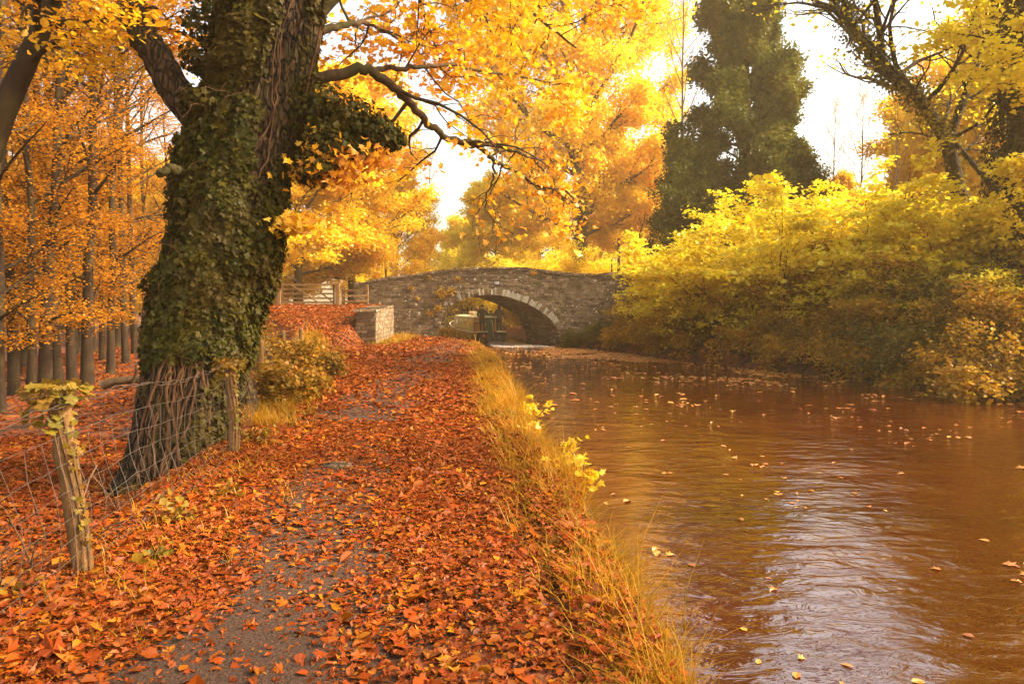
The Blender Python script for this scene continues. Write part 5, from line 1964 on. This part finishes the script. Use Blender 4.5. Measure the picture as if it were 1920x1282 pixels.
    # the dark ivy column at the right border
    def column(px, d, Ht, r, n, lab, leaf='leaf_ivy'):
        loc = ground_at(px, d)
        mb, an = trunk_tree(rng, Ht, r, .35, 3.0, OVAL, 22, tsp, lean=(.3, 0), ang=(1.1, .6), wob=.015, flare=.3)
        rt = plant("ivy_column_tree", rng, loc, mb, an, 'leaf_lime', .8, (.2, .2, .2), .12, LEAF_ROUND, lab, "tree", 'bark_dark', .5, .5, None, "trunk")
        z = rng.uniform(.2, Ht * .9, n)
        a = rng.uniform(0, 2 * PI, n)
        bulge = .55 + .55 * fbm(np.cos(a) * 1.4 + 3, np.sin(a) * 1.4, z * .45, 4)
        rr = r * (1 - .5 * z / Ht) + np.clip(bulge, .06, 1.4) * rng.uniform(.2, 1, n) ** .5
        o = np.stack([np.cos(a), np.sin(a), 0 * a], 1)
        im = MB()
        leaves_into(im, o * rr[:, None] + np.stack([.3 * z / Ht, 0 * z, z], 1), o + [0, 0, .5] + rng.normal(0, .45, (n, 3)), .10 * np.exp(rng.normal(0, .25, n)), LEAF_IVY, rng, fwd=np.array([0, 0, -1.]) + rng.normal(0, .6, (n, 3)))
        im.obj("ivy", M[leaf], rt)
        return rt
    column(1895, 20.5, 15, .40, 15000, "dark trunk wholly wrapped in ivy at the right border")
    # yellow boughs reaching in at the upper right
    lsp = dict(n=(9, 6), ratio=(.42, .45), ang=.75, amp=.14, up=.02, droop=.14, flat=.35, k=3, minlen=.3, rr=.5, minr=.005, seg=4, sides=(5, 4, 3, 3))
    mb, an = trunk_tree(rng, 12, .2, .28, 4.0, OVAL, 26, lsp, ang=(1.4, .7), wob=.03)
    plant("lime_tree", rng, ground_at(2075, 18), mb, an, 'leaf_lime', 9, (.22, .22, .22), .14, LEAF_ROUND, "bright yellow leafed tree reaching in from the upper right border", "tree", 'bark_dark', .42, .35, None, "trunk", lim=26000)


right_bank()

# ------------------------------------------------------------------ light
SUN_EL, SUN_AZ = 38.0, 97.0     # azimuth from +y towards +x
w = bpy.data.worlds.new("World")
bpy.context.scene.world = w
w.use_nodes = True
nt = w.node_tree
sky = nt.nodes.new("ShaderNodeTexSky")
sky.sky_type = 'NISHITA'
sky.sun_disc = False
sky.sun_elevation = R(SUN_EL)
sky.sun_rotation = R(SUN_AZ)
sky.altitude = 50
sky.air_density = 1.0
sky.dust_density = 4.5
sky.ozone_density = 1.0
bg = nt.nodes["Background"]
warm = nt.nodes.new("ShaderNodeMix")
warm.data_type = 'RGBA'
warm.blend_type = 'MULTIPLY'
warm.inputs[0].default_value = 1.0
nt.links.new(sky.outputs[0], warm.inputs[6])
warm.inputs[7].default_value = (1.0, .90, .72, 1)
nt.links.new(warm.outputs[2], bg.inputs[0])
bg.inputs[1].default_value = .15
sd = bpy.data.lights.new("sun", 'SUN')
sd.energy = 2.5
sd.angle = R(2.0)
sd.color = (1, .86, .66)
so = bpy.data.objects.new("sun", sd)
C.objects.link(so)
dv = Vector((math.sin(R(SUN_AZ)) * math.cos(R(SUN_EL)), math.cos(R(SUN_AZ)) * math.cos(R(SUN_EL)), math.sin(R(SUN_EL))))
so.rotation_euler = dv.to_track_quat('Z', 'Y').to_euler()
so.location = dv * 100

sc = bpy.context.scene
sc.view_settings.view_transform = 'Standard'
sc.view_settings.look = 'None'
sc.view_settings.gamma = 1
sc.view_settings.exposure = 2.2
cy = sc.cycles
cy.use_denoising = True
cy.max_bounces = 10
cy.diffuse_bounces = 7
cy.glossy_bounces = 4
cy.transmission_bounces = 6
cy.transparent_max_bounces = 8
cy.volume_bounces = 1
cy.caustics_reflective = False
cy.caustics_refractive = False
cy.sample_clamp_indirect = 6


def haze():
    b = MB()
    b.box((0, 180, 22), (540, 500, 60))
    m = bpy.data.materials.new("golden_haze")
    m.use_nodes = True
    t = m.node_tree
    t.nodes.clear()
    o = t.nodes.new("ShaderNodeOutputMaterial")
    v = t.nodes.new("ShaderNodeVolumePrincipled")
    v.inputs["Color"].default_value = (1.0, .80, .48, 1)
    v.inputs["Density"].default_value = HAZE
    v.inputs["Anisotropy"].default_value = .3
    t.links.new(v.outputs[0], o.inputs["Volume"])
    tag(b.obj("haze", m), kind="stuff")


HAZE = .0012
haze()
